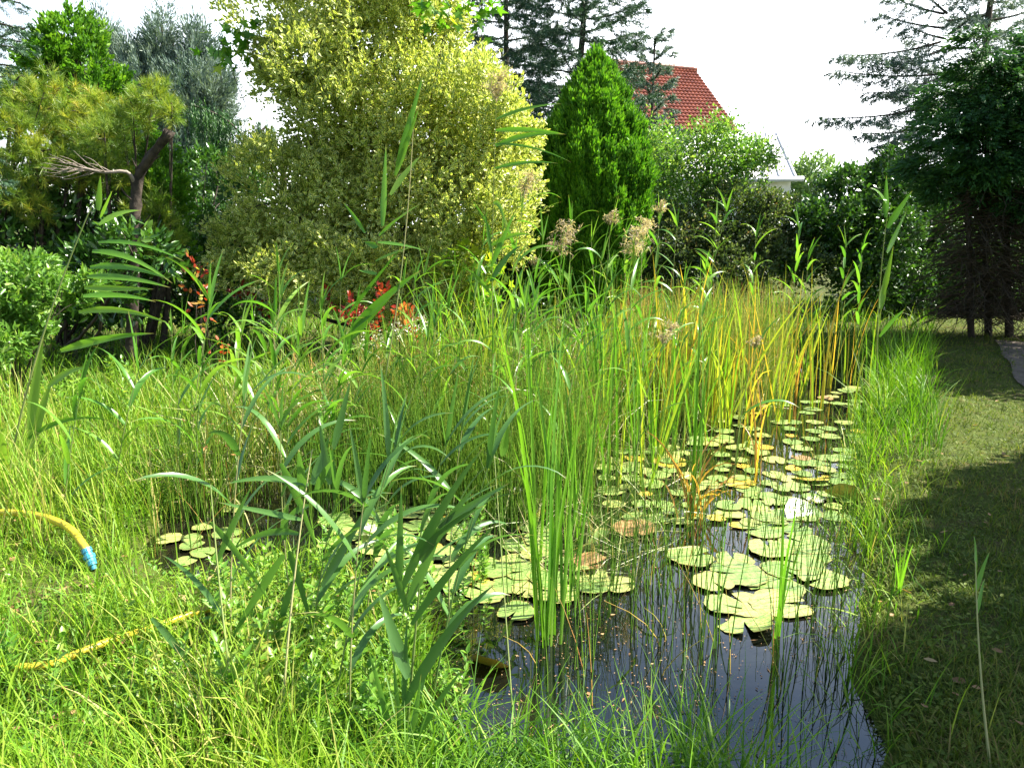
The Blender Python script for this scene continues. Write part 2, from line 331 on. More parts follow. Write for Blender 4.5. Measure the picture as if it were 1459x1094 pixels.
# ------------------------------------------------------------------ grasses (too many to count)
def ground_points(N, y0, y1, xl, xr, cond, z=None):
    """N points, thinner with distance; xl/xr as multiples of Y"""
    out = []
    tot = 0
    while tot < N:
        y = np.exp(U(math.log(y0), math.log(y1), 40000)); x = U(xl, xr, 40000) * y
        sd_ = pond_sd(x, y); px, py = proj(np.stack([x, y, np.full_like(x, .08)], -1)); k = cond(x, y, sd_, px, py)
        out.append(np.stack([x[k], y[k]], -1)); tot += k.sum()
        if not k.any(): break
    P = np.concatenate(out)[:N]; return np.column_stack([P, gz(P[:, 0], P[:, 1]) - .01])
def clumpy(x, y, f=3.0): return np.clip(.5 + .55 * wob(x * f * .45, y * f * .45) + .3 * np.sin(f * 3 * x + 1.2 * y) * np.sin(f * 2.6 * y), 0, 1)

def blades(P, mb, lo, hi, w, eljit=.5, bend=(.3, 1.6), tint=(.1, .75), S=3, m=0, az=None):
    N = len(P); c = clumpy(P[:, 0], P[:, 1]); L = U(lo, hi, N) * (.6 + .6 * c)
    ribbons(mb, P, U(0, 2 * np.pi, N) if az is None else az, R(88) - np.abs(rng.normal(0, eljit, N)), U(*bend, N), L, U(.7, 1.3, N) * w * (.8 + .07 * P[:, 1]), S=S, tw0=U(-.6, .6, N), tw1=U(-.8, .8, N),
            tint=np.clip(U(*tint, N) + .25 * (c - .5) + (rng.random(N) > .93) * .35, 0, 1), m=m)

# left bank, sunny and lush
mb = MB()
P = ground_points(52000, 1.15, 6.6, -.86, .1, lambda x, y, s, px, py: (s > -.02) & (px < 660) & (rng.random(len(x)) < .08 + 1.0 * clumpy(x, y, 2.6) ** 1.5))
blades(P, mb, .035, .13, .0046, .6)
P = ground_points(6000, 1.3, 6.6, -.86, .0, lambda x, y, s, px, py: (s > -.04) & (px < 620) & ~((px > 190) & (px < 340) & (py > 770) & (py < 880) & (rng.random(len(x)) < .8)) & ~((px < 180) & (py > 470) & (py < 620) & (rng.random(len(x)) < .8)) & ~((px < 140) & (py > 740) & (py < 880)) & (rng.random(len(x)) < clumpy(x + 3, y, 1.7)))
blades(P, mb, .18, .40, .0058, .32, (.2, 1.5), (.2, .8), S=4)
P = ground_points(1900, 2.6, 6.6, -.86, .0, lambda x, y, s, px, py: (s > -.1) & (px < 560) & (py < 800) & ~((px > 180) & (px < 340) & (py > 760)))
blades(P, mb, .35, .62, .005, .2, (.1, 1.0), (.3, .9), S=4)
tag(mb.build('grass', M['grass']), 'lush sunlit grass covering the bank around the yellow hose', 'grass', kind='stuff')

# small round leaves low in the turf
mb = MB(); P = ground_points(9000, 1.2, 6, -.86, .1, lambda x, y, s, px, py: (s > 0) & (px < 640) & (rng.random(len(x)) < clumpy(x + 9, y + 2, 2.0) ** 2)); N = len(P); P[:, 2] += U(.02, .10, N); a = U(0, 6.28, N)
scatter(mb, P, np.stack([np.cos(a), np.sin(a), U(-.1, .6, N)], -1), np.stack([U(-.4, .4, N), U(-.4, .4, N), np.ones(N)], -1), U(.012, .034, N), U(.01, .02, N), OVAL, U(.1, .85, N))
tag(mb.build('ground_cover', M['herb']), 'tiny round-leaved weeds low in the sunlit grass', 'weeds', kind='stuff')

# near bank, long arching grass hanging over the water
mb = MB()
P = ground_points(1900, 1.05, 2.3, -.25, .6, lambda x, y, s, px, py: (s > -.06) & (s < .6) & (px > 560) & (px < 1240) & (rng.random(len(x)) < np.clip((1180 - px) / 260, .12, 1)))
blades(P, mb, .2, .58, .006, .45, (.5, 1.9), (.0, .55), S=7)
P = ground_points(520, 1.2, 2.05, -.2, .5, lambda x, y, s, px, py: (s > -.22) & (s < .1) & (px > 600) & (px < 1200) & (rng.random(len(x)) < clumpy(x, y, 5)))
blades(P, mb, .2, .5, .0065, .5, (.5, 1.5), (.0, .6), S=6)
tag(mb.build('grass', M['grass']), 'long arching grass hanging over the near edge of the open water', 'grass', kind='stuff')

# right bank fringe of tall grass
mb = MB()
P = ground_points(2300, 1.9, 9.5, .15, .75, lambda x, y, s, px, py: (s > -.12) & (s < .42) & (px > 1150) & (rng.random(len(x)) < np.exp(-np.maximum(s, 0) / (.05 + .02 * y)) * (.15 + clumpy(x, y, 4)) * np.clip((y - 1.5) / 2.5, .18, 1)))
blades(P, mb, .06, .33, .005, .45, (.2, 1.3), (.1, .8), S=4)
P = ground_points(520, 4.5, 9.5, .3, .75, lambda x, y, s, px, py: (s > -.15) & (s < .5) & (px > 1180))
blades(P, mb, .3, .6, .0065, .25, (.1, 1.0), (.0, .5), S=4)
tag(mb.build('grass', M['grass']), 'tall grass fringe along the lawn side of the pond', 'grass', kind='stuff')

# right lawn: short and mossy, with dry bits
mb = MB()
P = ground_points(90000, 1.2, 14, .1, .95, lambda x, y, s, px, py: (s > .02) & (px > 1080) & (np.hypot(px - 1480, py - 540) > 38))
blades(P, mb, .025, .085, .0045, .75, (.3, 1.8), (.0, .95), S=3)
P = ground_points(5200, 1.2, 10, .1, .95, lambda x, y, s, px, py: (s > .03) & (px > 1130) & (rng.random(len(x)) < clumpy(x * 1.3, y * 1.3, 5) ** 3))
blades(P, mb, .05, .15, .0048, .75, (.4, 1.6), (.1, .9), S=3)
P = ground_points(5000, 1.2, 8, .1, .95, lambda x, y, s, px, py: (s > .03) & (px > 1130) & (rng.random(len(x)) < clumpy(x + 2, y + 7, 3.5) ** 2)); N = len(P); P[:, 2] += U(.012, .045, N); a = U(0, 6.28, N)
scatter(mb, P, np.stack([np.cos(a), np.sin(a), U(-.1, .6, N)], -1), np.stack([U(-.4, .4, N), U(-.4, .4, N), np.ones(N)], -1), U(.010, .028, N), U(.008, .018, N), OVAL, U(.1, .8, N))
tag(mb.build('lawn', M['lawn']), 'short mossy lawn in the shade beside the pond', 'lawn', kind='stuff')

# background verge behind the pond
mb = MB()
P = ground_points(15000, 5.2, 15, -.85, .8, lambda x, y, s, px, py: (s > .0) & (px < 1330))
blades(P, mb, .12, .42, .009, .35, (.3, 1.4), (.0, .6), S=3)
tag(mb.build('grass', M['grass']), 'rough grass behind the pond at the foot of the shrubs', 'grass', kind='stuff')

# dead leaves lying about
mb = MB(); P = ground_points(650, 1.4, 9, -.8, .9, lambda x, y, s, px, py: (s > .05) & ((px < 700) | (rng.random(len(x)) < .3))); N = len(P); P[:, 2] += U(.015, .06, N)
a = U(0, 6.28, N); scatter(mb, P, np.stack([np.cos(a), np.sin(a), U(-.3, .3, N)], -1), np.stack([U(-.4, .4, N), U(-.4, .4, N), np.ones(N)], -1), U(.02, .05, N), U(.015, .035, N), OVAL, U(0, 1, N))
tag(mb.build('fallen_leaves', M['brownleaf']), 'brown fallen leaves scattered through the grass', 'leaves', kind='stuff')

# ------------------------------------------------------------------ the bed of rushes
def inpoly(px, py, poly):
    ins = np.zeros(px.shape, bool)
    for i in range(len(poly)):
        (ax, ay), (bx, by) = poly[i], poly[(i + 1) % len(poly)]
        ins ^= ((ay > py) != (by > py)) & (px < ax + (py - ay) * (bx - ax) / ((by - ay) or 1e-9))
    return ins
def stems(P, mb, lo, hi, r, lean=.12, tint=(.1, .8), az=None, S=3, cl=0.):
    N = len(P); a = U(0, 6.28, N) if az is None else az; L = U(lo, hi, N) * (1 - cl * (1 - clumpy(P[:, 0] + 5, P[:, 1], 2.))); t = np.abs(rng.normal(0, lean, N)) + .02; s = np.linspace(0, 1, S + 1)
    off = (L[:, None] * np.sin(t)[:, None] * s ** 1.8); pts = P[:, None] + np.stack([off * np.cos(a)[:, None], off * np.sin(a)[:, None], L[:, None] * np.cos(t)[:, None] * s], -1)
    ti = np.clip(U(*tint, N), 0, 1); mb.tube(pts, (U(.8, 1.2, N) * r)[:, None] * (1 - .75 * s), 3, t=ti); return pts[:, -1]
RUSH = [(330, 655), (480, 600), (640, 545), (800, 520), (960, 512), (1090, 512), (1120, 545), (1080, 590), (960, 612), (870, 640), (840, 690), (700, 668), (600, 660), (500, 668), (400, 705), (310, 740), (240, 745)]
def rush_pts(N, poly, z=-.05):
    q = np.array(poly); out = []; tot = 0
    while tot < N:
        px, py = U(q[:, 0].min(), q[:, 0].max(), 6000), U(q[:, 1].min(), q[:, 1].max(), 6000); k = inpoly(px, py, poly); px, py = px[k], py[k]
        P = np.array([G(a, b, 0) for a, b in zip(px, py)]); k2 = rng.random(len(P)) < .25 + clumpy(P[:, 0], P[:, 1], 2.5); out.append(P[k2]); tot += k2.sum()
    P = np.concatenate(out)[:N]; P[:, 2] = z; return P
mb = MB(); tips = []
P = rush_pts(450, RUSH); P[:, 2] = U(.0, .2, 450); ribbons(mb, P, U(0, 6.28, 450), U(-.1, .7, 450), U(-.2, .6, 450), U(.25, .7, 450), U(.004, .010, 450), S=3, tint=U(.7, 1., 450), tw0=U(-1, 1, 450), m=2)
P = rush_pts(350, [(840, 640), (900, 620), (1000, 600), (990, 740), (900, 850), (760, 860), (700, 760)]); P[:, 2] = U(-.02, .1, 350); ribbons(mb, P, U(0, 6.28, 350), U(-.1, 1.2, 350), U(-.2, .9, 350), U(.15, .5, 350), U(.002, .005, 350), S=3, tint=U(.5, 1., 350), tw0=U(-1, 1, 350), m=2)
P = rush_pts(900, RUSH); ribbons(mb, P, U(0, 6.28, 900), R(84) - np.abs(rng.normal(0, .25, 900)), U(.1, 1.6, 900), U(.5, 1.0, 900), U(.004, .010, 900), S=4, tint=U(.55, 1., 900), tw0=U(-1, 1, 900), m=2)
P = rush_pts(6600, RUSH); pxr, _ = proj(P); P = P[(pxr > 520) | (rng.random(len(P)) < .45)]; t_ = stems(P, mb, .55, 1.05, .0032, .19, (.05, .85), cl=.5); tips.append(t_[::9])
P = rush_pts(1500, [(860, 520), (1100, 512), (1130, 545), (1090, 580), (930, 600)]); stems(P, mb, .7, 1.12, .004, .10, (.3, 1.0))
P = rush_pts(1600, [(420, 690), (600, 650), (830, 650), (850, 720), (780, 760), (560, 730), (420, 760)]); stems(P, mb, .45, .85, .0029, .16, (.0, .6))
P = rush_pts(700, RUSH); ribbons(mb, P, U(0, 6.28, 700), R(86) - np.abs(rng.normal(0, .18, 700)), U(.1, .9, 700), U(.5, 1.05, 700), U(.006, .012, 700), S=4, tint=U(.2, .95, 700), tw0=U(-1, 1, 700))
tp = np.concatenate(tips); N = len(tp)
for k in range(7):
    d = rng.normal(0, 1, (N, 3)); d[:, 2] += .4
    scatter(mb, tp - np.array([0, 0, .09]), d, rng.normal(0, 1, (N, 3)), U(.012, .04, N), U(.004, .008, N), DIAM, U(0, 1, N), 1)
tag(mb.build('rushes', [M['rush'], M['seed'], M['stem']]), 'dense bed of green and yellowing rushes across the middle of the pond', 'rushes', kind='stuff')

N = 2600; P = rush_pts(N, [(560, 880), (700, 760), (860, 640), (1010, 600), (1230, 560), (1225, 880), (1225, 1080), (700, 1090), (600, 1010)], .0025); a = U(0, 6.28, N); mb = MB()
scatter(mb, P + np.column_stack([0 * a, 0 * a, U(0, .002, N)]), np.stack([np.cos(a), np.sin(a), 0 * a], -1), np.column_stack([U(-.06, .06, N), U(-.06, .06, N), np.ones(N)]), np.exp(rng.normal(-5.0, .55, N)), np.exp(rng.normal(-5.5, .5, N)), DIAM, U(0, 1, N))
tag(mb.build('floating_debris', M['brownleaf']), 'tiny bits of dead leaf floating on the pond', 'debris', kind='stuff')

# rush tufts standing in the open water: each a thing
tuft_src = []
for k in range(6):
    mb = MB(); n_ = [9, 12, 15, 10, 13, 18][k]
    P = np.column_stack([rng.normal(0, .09, n_), rng.normal(0, .09, n_), np.full(n_, -.06)])
    stems(P, mb, .4, .8, .0027, .16, (.0, .3), S=5)
    if k % 2: stems(P[:3] + .01, mb, .2, .5, .0026, .6, (.7, 1.), S=4)
    tuft_src.append(mb)
spots = [(705, 800), (735, 860), (760, 760), (850, 745), (880, 700), (865, 790), (900, 830), (930, 780), (905, 720), (955, 745), (880, 870), (960, 860), (985, 800), (1000, 920), (1060, 760), (1075, 690), (1090, 810), (1130, 740), (1145, 840), (940, 930),
         (1170, 900), (1150, 960), (1195, 860), (1180, 790), (1040, 660), (830, 700), (690, 740), (660, 700), (620, 690), (780, 700), (720, 690), (815, 960), (1205, 740), (1195, 680), (1150, 650), (1100, 620), (330, 760), (280, 780), (250, 745), (360, 720), (900, 655), (950, 665), (870, 665), (850, 850), (820, 640), (760, 650), (840, 610)]
objs = {}
for i, (x, y) in enumerate(spots):
    k = i % 6; p = G(x, y, 0)
    if k not in objs:
        o = tuft_src[k].build('rush_tuft', M['rush']); objs[k] = o
    else:
        o = objs[k].copy(); COL.objects.link(o)
    o.location = p; o.rotation_euler = (0, 0, U(0, 6.28)); s_ = U(.8, 1.25); o.scale = (s_, s_, s_)
    if x < 400: lb, g = 'thin rush tuft in the little pool beside the hose', 'rush tufts in the small pool by the hose'
    elif y < 715: lb, g = 'loose rush tuft growing at the front of the rush bed', 'rush tufts edging the rush bed'
    elif x < 810: lb, g = 'sparse rush tuft standing among the shaded pads left of the tall cattail', 'rush tufts among the shaded pads'
    else: lb, g = 'sparse dark rush tuft standing in the open water between floating pads', 'rush tufts in the open water'
    tag(o, lb, 'rush', g)

# ------------------------------------------------------------------ cattails and dry clumps (each clump a thing)
def cattail(base_px, label, n_, hgt, w, tint, spread=.07, lean=(0, 0), z=0., seed=None, cat='cattail', bend=(.0, .5), el=.10, group=None, mat='cattail', name='cattail'):
    p = G(*base_px, z); mb = MB()
    B = np.column_stack([rng.normal(0, spread * .45, n_), rng.normal(0, spread * .45, n_), np.full(n_, -.08)])
    L = U(.62, 1.05, n_) * hgt; L[0] = hgt * 1.06
    az = np.arctan2(lean[1], lean[0]) + U(-1, 1, n_) if any(lean) else U(0, 6.28, n_)
    ribbons(mb, B, az, R(90) - np.abs(rng.normal(0, el, n_)) - math.hypot(*lean), U(*bend, n_), L, U(.75, 1.2, n_) * w, S=9, p=2.5, tw0=U(-1.6, 1.6, n_), tw1=U(-1, 1, n_), fold=.35, tint=U(*tint, n_),
            prof=np.clip(np.minimum(.8 + np.linspace(0, 1, 10), 1.25 * (1 - np.linspace(0, 1, 10)) ** .55 + .02), 0, 1))
    o = mb.build(name, M[mat]); o.location = p; return tag(o, label, cat, group)
cattail((783, 912), 'tallest bright green cattail clump, standing in front of the dark open water', 13, 1.34, .018, (.15, .5), .06, el=.07)
cattail((812, 878), 'bright green cattail shoot close behind the tallest cattail clump', 5, 1.25, .015, (.05, .4), .03, el=.08)
cattail((825, 770), 'slim green cattail behind the brown curled pad', 6, 1.2, .013, (.1, .45), .06)
cattail((758, 690), 'green cattail clump at the shaded front of the rush bed', 8, 1.25, .014, (.1, .5), .09)
cattail((990, 735), 'green cattail rising from a dry orange base amid the pads', 5, 1.42, .017, (.1, .45), .03, el=.03)
cattail((988, 736), 'dry orange-brown cattail leaves drooping round the green cattail', 20, .6, .016, (.97, 1.1), .06, bend=(.3, 2.4), el=.25)
cattail((1098, 585), 'yellow-green cattail clump on the far side of the pads', 8, 1.2, .016, (.4, .8), .06, el=.07)
cattail((1163, 584), 'tall yellow-green cattail clump standing alone in brown far water', 8, 1.32, .017, (.35, .78), .05, el=.06)
cattail((1182, 553), 'shorter yellow cattail clump behind the lone tall one', 7, 1.15, .018, (.5, .85), .05, el=.07)
cattail((1213, 600), 'small fresh cattail shoot near the far grassy bank', 5, .62, .014, (.3, .65), .03, el=.12)
cattail((1080, 690), 'orange dry cattail stalk with a bent leaf in the far pads', 4, .8, .014, (.75, .95), .03, bend=(.2, 1.6))
cattail((1062, 640), 'bleached bent cattail stalk behind the orange dry stalk', 4, .9, .012, (.65, .9), .03, bend=(.5, 2.2))
cattail((940, 640), 'yellowing cattail clump at the right end of the rush front', 7, 1.15, .015, (.4, .85), .08, el=.13)
cattail((900, 610), 'leafy yellow-green cattail clump inside the rush bed under the plumes', 10, 1.2, .016, (.25, .7), .12, el=.16)
cattail((1105, 905), 'dark green cattail with three stiff blades by the shaded bank', 5, .72, .014, (.0, .15), .03, el=.14)
cattail((1022, 872), 'pair of dark narrow cattail blades crossing in open water', 3, .62, .012, (.0, .15), .02, el=.12)
cattail((1283, 845), 'short bright iris-like shoot on the shaded bank edge', 6, .36, .012, (.1, .35), .03, z=.06, el=.2)
for j, (x, y) in enumerate([(800, 862), (842, 735), (860, 700), (765, 800), (700, 720)]):
    cattail((x, y), 'slender green cattail shoot among rushes left of the open water', 5, U(1.0, 1.25), .013, (.1, .5), .05, el=.09, group='cattail shoots left of the open water')
for j, (x, y) in enumerate([(1120, 556), (1140, 566), (1070, 560), (1030, 556), (990, 570), (1210, 545), (1235, 548), (1050, 575), (1010, 590), (1090, 545), (1145, 548)]):
    cattail((x, y), 'cattail clump with rusty lower leaves in the far corner of the pond', 7, U(.9, 1.2), .017, (.45, .95) if j % 2 else (.2, .7), .09, el=.14, group='cattails in the far corner')
for j, (x, y) in enumerate([(850, 570), (800, 590), (760, 580), (700, 610), (640, 620), (580, 640), (870, 600), (960, 580), (720, 560), (830, 640), (865, 650), (900, 645), (930, 655), (880, 690), (960, 640), (985, 620), (1010, 640), (790, 650), (740, 640), (910, 690), (845, 610), (1030, 610)]):
    cattail((x, y), 'broad-bladed cattail clump half lost in the rush bed', 7, U(.95, 1.38), .015, (.1, .75), .1, el=.15, group='cattails inside the rush bed')

for j in range(36):
    x, y = U(600, 1110), U(555, 640)
    if x > 880: y = min(y, 610)
    cattail((x, y), 'tall broad-bladed cattail standing above the rushes in mid pond', int(rng.integers(6, 11)), U(1.15, 1.5), U(.015, .021), (.1, .6) if x < 880 else (.42, .88), .09, el=.14, bend=(.0, .9), group='tall cattails above the rushes in mid pond')
# ------------------------------------------------------------------ reeds
def plume_mesh(mb, top, d, size, n_=26, mat=1):
    """drooping feathery head"""
    d = nrm(np.asarray(d, float)[None])[0]
    t = U(0, 1, n_); B = top + d * (t * size * .75)[:, None]
    az = U(0, 6.28, n_); L = size * U(.35, .8, n_) * (1 - .45 * t)
    pts = ribbons(mb, B, az, R(75) - U(0, .5, n_), U(.7, 1.9, n_), L, .0035, S=4, tint=U(.2, .9, n_), m=mat)
    for k in range(1, 5):
        for r_ in range(4):
            dd = rng.normal(0, 1, (n_, 3)); dd[:, 2] -= .5
            scatter(mb, pts[:, k] + rng.normal(0, .004, (n_, 3)), dd, rng.normal(0, 1, (n_, 3)), U(.015, .04, n_) * size / .2, U(.004, .008, n_), DIAM, U(.1, 1, n_), mat)
def reed(base, top, label, n_leaf=9, plume=0., t0=.3, leaves=None, width=.024, ll=.34, wind=0., group=None, r=.0042, mat='reed', bow=.04, tint=(.2, .9), name='reed', cat='reed', tipleaves=True):
    base, top = np.asarray(base, float), np.asarray(top, float); d = top - base; H = np.linalg.norm(d)
    o = thing(name, label, cat, base, group)
    s = np.linspace(0, 1, 12)[:, None]; path = s * d + np.array([1, 0, 0]) * bow * H * (s * s - s) * 4 * .5
    mb = MB(); mb.tube(path, (r * (1 - .65 * s[:, 0])), 6, t=U(.1, .9)); mb.build('stem', M['stem'], o)
    mb = MB()
    def along(t): return np.array([np.interp(t, s[:, 0], path[:, k]) for k in range(3)])
    if leaves is None:
        for i, t in enumerate(np.linspace(t0, .97, n_leaf)):
            B = along(t)[None]; az = wind + (np.pi if (i % 2 and rng.random() < .45) else 0) + rng.normal(0, .6)
            f = .75 + .5 * math.sin(np.pi * min(1, t)) * .5
            ribbons(mb, B, az, U(R(48), R(72)), U(.6, 1.7), ll * f * U(.85, 1.25), width * f * U(1.0, 1.45), S=9, p=1.3, tw0=U(-.5, .5), tw1=U(-.8, .8), fold=.3, tint=U(*tint))
        if tipleaves:
            for k in range(2):
                ribbons(mb, along(.96)[None], wind + U(-2, 2), U(R(74), R(86)), U(.0, .5), ll * U(.6, .9), width * .8, S=7, tw0=U(-1.5, 1.5), fold=.3, tint=U(*tint))
    else:
        for A, B, sag, w, roll in leaves:
            path_leaf(mb, np.asarray(A) - base, np.asarray(B) - base, sag, w, roll, tint=U(*tint))
    mb.build('foliage', M[mat], o)
    if plume:
        mb = MB(); plume_mesh(mb, path[-1], path[-1] - path[-2] + np.array([.02, 0, 0]), plume, mat=0); mb.build('plume', M['plume'], o)
    return o
def pxl(lst, Y, dy=.08):
    """leaf list given as attach pixel, tip pixel, lift (m), width (m)"""
    return [(at(a, b, Y), at(c, d, Y + U(-dy, dy)), sag, w * 1.25, U(-.35, .35)) for a, b, c, d, sag, w in lst]

# big leaning reed at the left edge
YA = 3.6; base = G(5, 722, .05); YA = base[1]
reed(base, at(140, 272, YA + .05), 'tall leaning reed with a fan of long leaves all blown to one side', leaves=pxl([
    (42, 612, 62, 478, .01, .042), (40, 640, 74, 540, .0, .045), (131, 358, 246, 404, .045, .026), (128, 381, 240, 398, .03, .027), (124, 394, 243, 410, .02, .028), (120, 410, 220, 412, .0, .026), (118, 422, 222, 430, .02, .026), (112, 445, 242, 462, .04, .027),
    (86, 500, 220, 475, .02, .034), (140, 300, 143, 250, .0, .026), (141, 320, 200, 300, .02, .022), (140, 345, 262, 372, .035, .018), (143, 310, 160, 272, .0, .014), (68, 552, 128, 524, .03, .03), (7, 690, 2, 600, 0, .045), (40, 625, 160, 600, .06, .022)], YA), r=.007, bow=.07, tint=(.5, 1))
YB = 4.7
reed(G(522, 668, 0), at(590, 150, YB), 'very tall reed rising in front of the variegated shrub', leaves=pxl([
    (566, 236, 604, 103, .0, .034), (563, 250, 598, 150, .0, .030), (556, 278, 600, 222, .015, .03), (545, 322, 550, 205, .0, .034), (538, 345, 606, 357, .01, .018), (538, 352, 518, 344, .0, .03), (520, 332, 488, 288, .01, .02), (540, 336, 578, 305, .01, .016), (537, 390, 510, 385, .0, .02),
    (500, 470, 600, 385, .02, .045), (495, 450, 575, 350, .01, .02), (490, 490, 560, 420, .01, .05), (545, 330, 600, 290, .01, .014), (535, 372, 590, 352, .01, .014)], YB), r=.006, bow=-.05)
YC = 4.6
reed(G(706, 640, 0), at(707, 150, YC), 'tall straight reed with a pale plume beside the variegated shrub', leaves=pxl([
    (706, 186, 806, 192, .015, .024), (706, 208, 802, 192, .03, .026), (707, 170, 800, 148, .02, .02), (705, 240, 795, 233, .02, .018), (703, 290, 722, 330, .06, .022), (700, 360, 690, 300, .01, .02), (700, 350, 760, 335, .03, .022),
    (700, 380, 735, 300, .01, .026), (700, 400, 742, 350, .03, .03), (705, 205, 815, 232, .03, .012), (700, 330, 672, 285, .01, .014), (700, 420, 660, 380, .02, .02)], YC), plume=.22, r=.005, bow=.02)
reed(G(735, 655, 0), at(745, 285, 4.7), 'reed with a brown nodding plume against the dark conifer', 8, .2, wind=.4)
reed(G(795, 640, 0), at(800, 365, 5.0), 'reed carrying the widest pale plume above the rush bed', 7, .24, wind=.3)
reed(G(865, 625, 0), at(870, 322, 5.4), 'reed with a small round plume in front of the dark conifer foot', 8, .13, wind=.8)
reed(G(900, 640, 0), at(903, 372, 5.1), 'reed with a dense cream plume over the yellow cattails', 7, .26, wind=.2)
reed(G(925, 630, 0), at(915, 350, 5.4), 'reed with a light tan plume just behind the dense cream one', 7, .22, wind=2.4)
reed(G(935, 600, 0), at(940, 308, 6.2), 'reed with a pinkish plume in front of the loose green shrub', 7, .14, wind=1)
reed(G(908, 760, 0), at(944, 492, 3.6), 'pale dry reed stalk with a tan plume low over the pads', 3, .13, t0=.5, r=.005, tipleaves=False, bow=.12)
reed(G(1045, 690, 0), at(1075, 495, 4.4), 'thin bleached reed stalk with a bent plume by the orange stalk', 2, .08, t0=.5, tipleaves=False)
reed(G(1250, 556, 0), at(1265, 300, 6.7), 'tall reed standing alone before the dark far trees', leaves=pxl([
    (1264, 325, 1300, 272, .01, .045), (1264, 360, 1292, 300, .0, .05), (1262, 310, 1263, 250, .0, .04), (1258, 420, 1273, 350, .0, .05), (1263, 290, 1240, 268, .03, .03), (1255, 440, 1264, 380, 0, .05), (1253, 480, 1290, 440, .02, .03), (1264, 285, 1245, 284, .01, .02)], 6.7), r=.008)
for (b, t, nl) in [((960, 560), (965, 315), 8), ((1010, 560), (1022, 310), 9), ((985, 565), (1038, 290), 9), ((1075, 550), (1078, 330), 8), ((1130, 548), (1140, 318), 9), ((1200, 545), (1206, 345), 8), ((1225, 548), (1228, 352), 8), ((1150, 550), (1152, 362), 7), ((870, 560), (842, 335), 8), ((905, 555), (890, 330), 8)]:
    p = G(*b, 0); reed(p, at(*t, p[1] * 1.0), 'fresh green reed top in front of the far hedge', nl, wind=U(0, 6.28), group='reeds along the far water edge', width=.026, ll=.3, t0=.45)
for (b, t, nl, pl) in [((560, 640), (575, 400), 8, 0), ((620, 650), (640, 430), 8, 0), ((660, 640), (690, 340), 9, 0), ((640, 560), (720, 320), 9, 0), ((760, 640), (775, 330), 8, 0), ((720, 660), (735, 350), 8, 0), ((820, 620), (815, 310), 9, 0), ((790, 560), (785, 360), 7, .12), ((740, 560), (760, 380), 7, .1), ((850, 630), (858, 360), 8, 0), ((880, 590), (872, 400), 8, 0), ((960, 620), (975, 400), 8, 0), ((1000, 600), (1005, 380), 8, 0)]:
    p = G(*b, 0); reed(p, at(*t, p[1]), 'leafy green reed rising out of the rush bed', nl, pl, wind=U(-.8, .8), group='reeds rising out of the rush bed', ll=.3)
# reeds on the left grassy bank
for (b, t, nl) in [((280, 720), (300, 420), 10), ((345, 700), (395, 440), 9), ((405, 730), (430, 470), 9), ((255, 690), (262, 470), 8), ((450, 690), (500, 500), 8), ((160, 720), (200, 520), 7), ((330, 650), (345, 470), 8), ((390, 660), (400, 420), 8), ((470, 700), (462, 480), 7), ((90, 760), (115, 560), 6)]:
    p = G(*b, .08); reed(p, at(*t, p[1]), 'pale green reed arching over the sunny grass at the pond end', nl, wind=U(-.6, .6), group='reeds on the sunny grass bank', t0=.2, ll=.36)
for k in range(34):
    x, y = U(230, 860), U(600, 720); p = G(x, y, .03); reed(p, p + np.array([U(-.05, .25), U(-.1, .1), U(.7, 1.25)]), 'short leafy reed shoot mixed into the rushes and grass', int(rng.integers(5, 9)), wind=U(-.9, .9), group='short reed shoots among the rushes', t0=.2, ll=.3, width=.02)
# reeds close to the camera, their dark bluish backlit tone put into the colour
YD = 2.2
pd = G(345, 1085, .08)
reed(pd, at(300, 690, 2.05), 'slender near reed with backlit-toned blue-green leaves nearest the grassy corner', leaves=pxl([
    (300, 744, 389, 866, .02, .018), (404, 790, 317, 935, .01, .021), (216, 880, 308, 1005, .02, .018), (310, 800, 360, 690, .01, .016), (320, 880, 230, 790, .03, .014)], 2.05), r=.0045, mat='backlitreed', bow=.02, tint=(0, .5))
reed(G(398, 1090, .08), at(445, 640, 2.15), 'near reed with broad backlit-toned blue-green leaves crossing over the herbs', leaves=pxl([
    (458, 835, 537, 700, .0, .022), (400, 660, 455, 792, .02, .022), (412, 785, 446, 900, .015, .019), (416, 830, 388, 935, .01, .019), (440, 720, 395, 760, .02, .016), (425, 760, 330, 785, .03, .018), (418, 945, 386, 1050, .005, .016), (432, 700, 425, 640, .0, .026), (445, 690, 470, 620, 0, .024), (450, 700, 475, 655, .01, .018),
    (440, 690, 320, 690, .02, .018), (430, 740, 310, 715, .0, .016), (470, 690, 455, 600, .0, .022), (475, 640, 500, 540, 0, .02)], 2.15), r=.0045, mat='backlitreed', bow=.03, tint=(0, .6))
base = G(575, 1090, .06)
reed(base, at(598, 830, 1.75), 'stout near reed clump with stiff blades fanning towards the open water', leaves=pxl([
    (582, 966, 538, 838, .0, .030), (572, 1012, 705, 832, .04, .024), (561, 1062, 524, 922, .01, .015), (590, 1056, 660, 952, .01, .016), (570, 845, 690, 636, .03, .022), (586, 890, 710, 745, .02, .02), (625, 752, 726, 688, .005, .017), (568, 840, 572, 690, .0, .018), (580, 860, 640, 730, .0, .022), (590, 800, 690, 720, .02, .018),
    (600, 800, 680, 690, .01, .02), (575, 1000, 580, 880, 0, .013), (580, 1060, 620, 900, 0, .014), (570, 1050, 560, 930, 0, .012), (585, 1075, 600, 960, 0, .014), (580, 870, 545, 770, .01, .014)], 1.75, .05), r=.006, mat='backlitreed', bow=.0, tint=(0, .5))
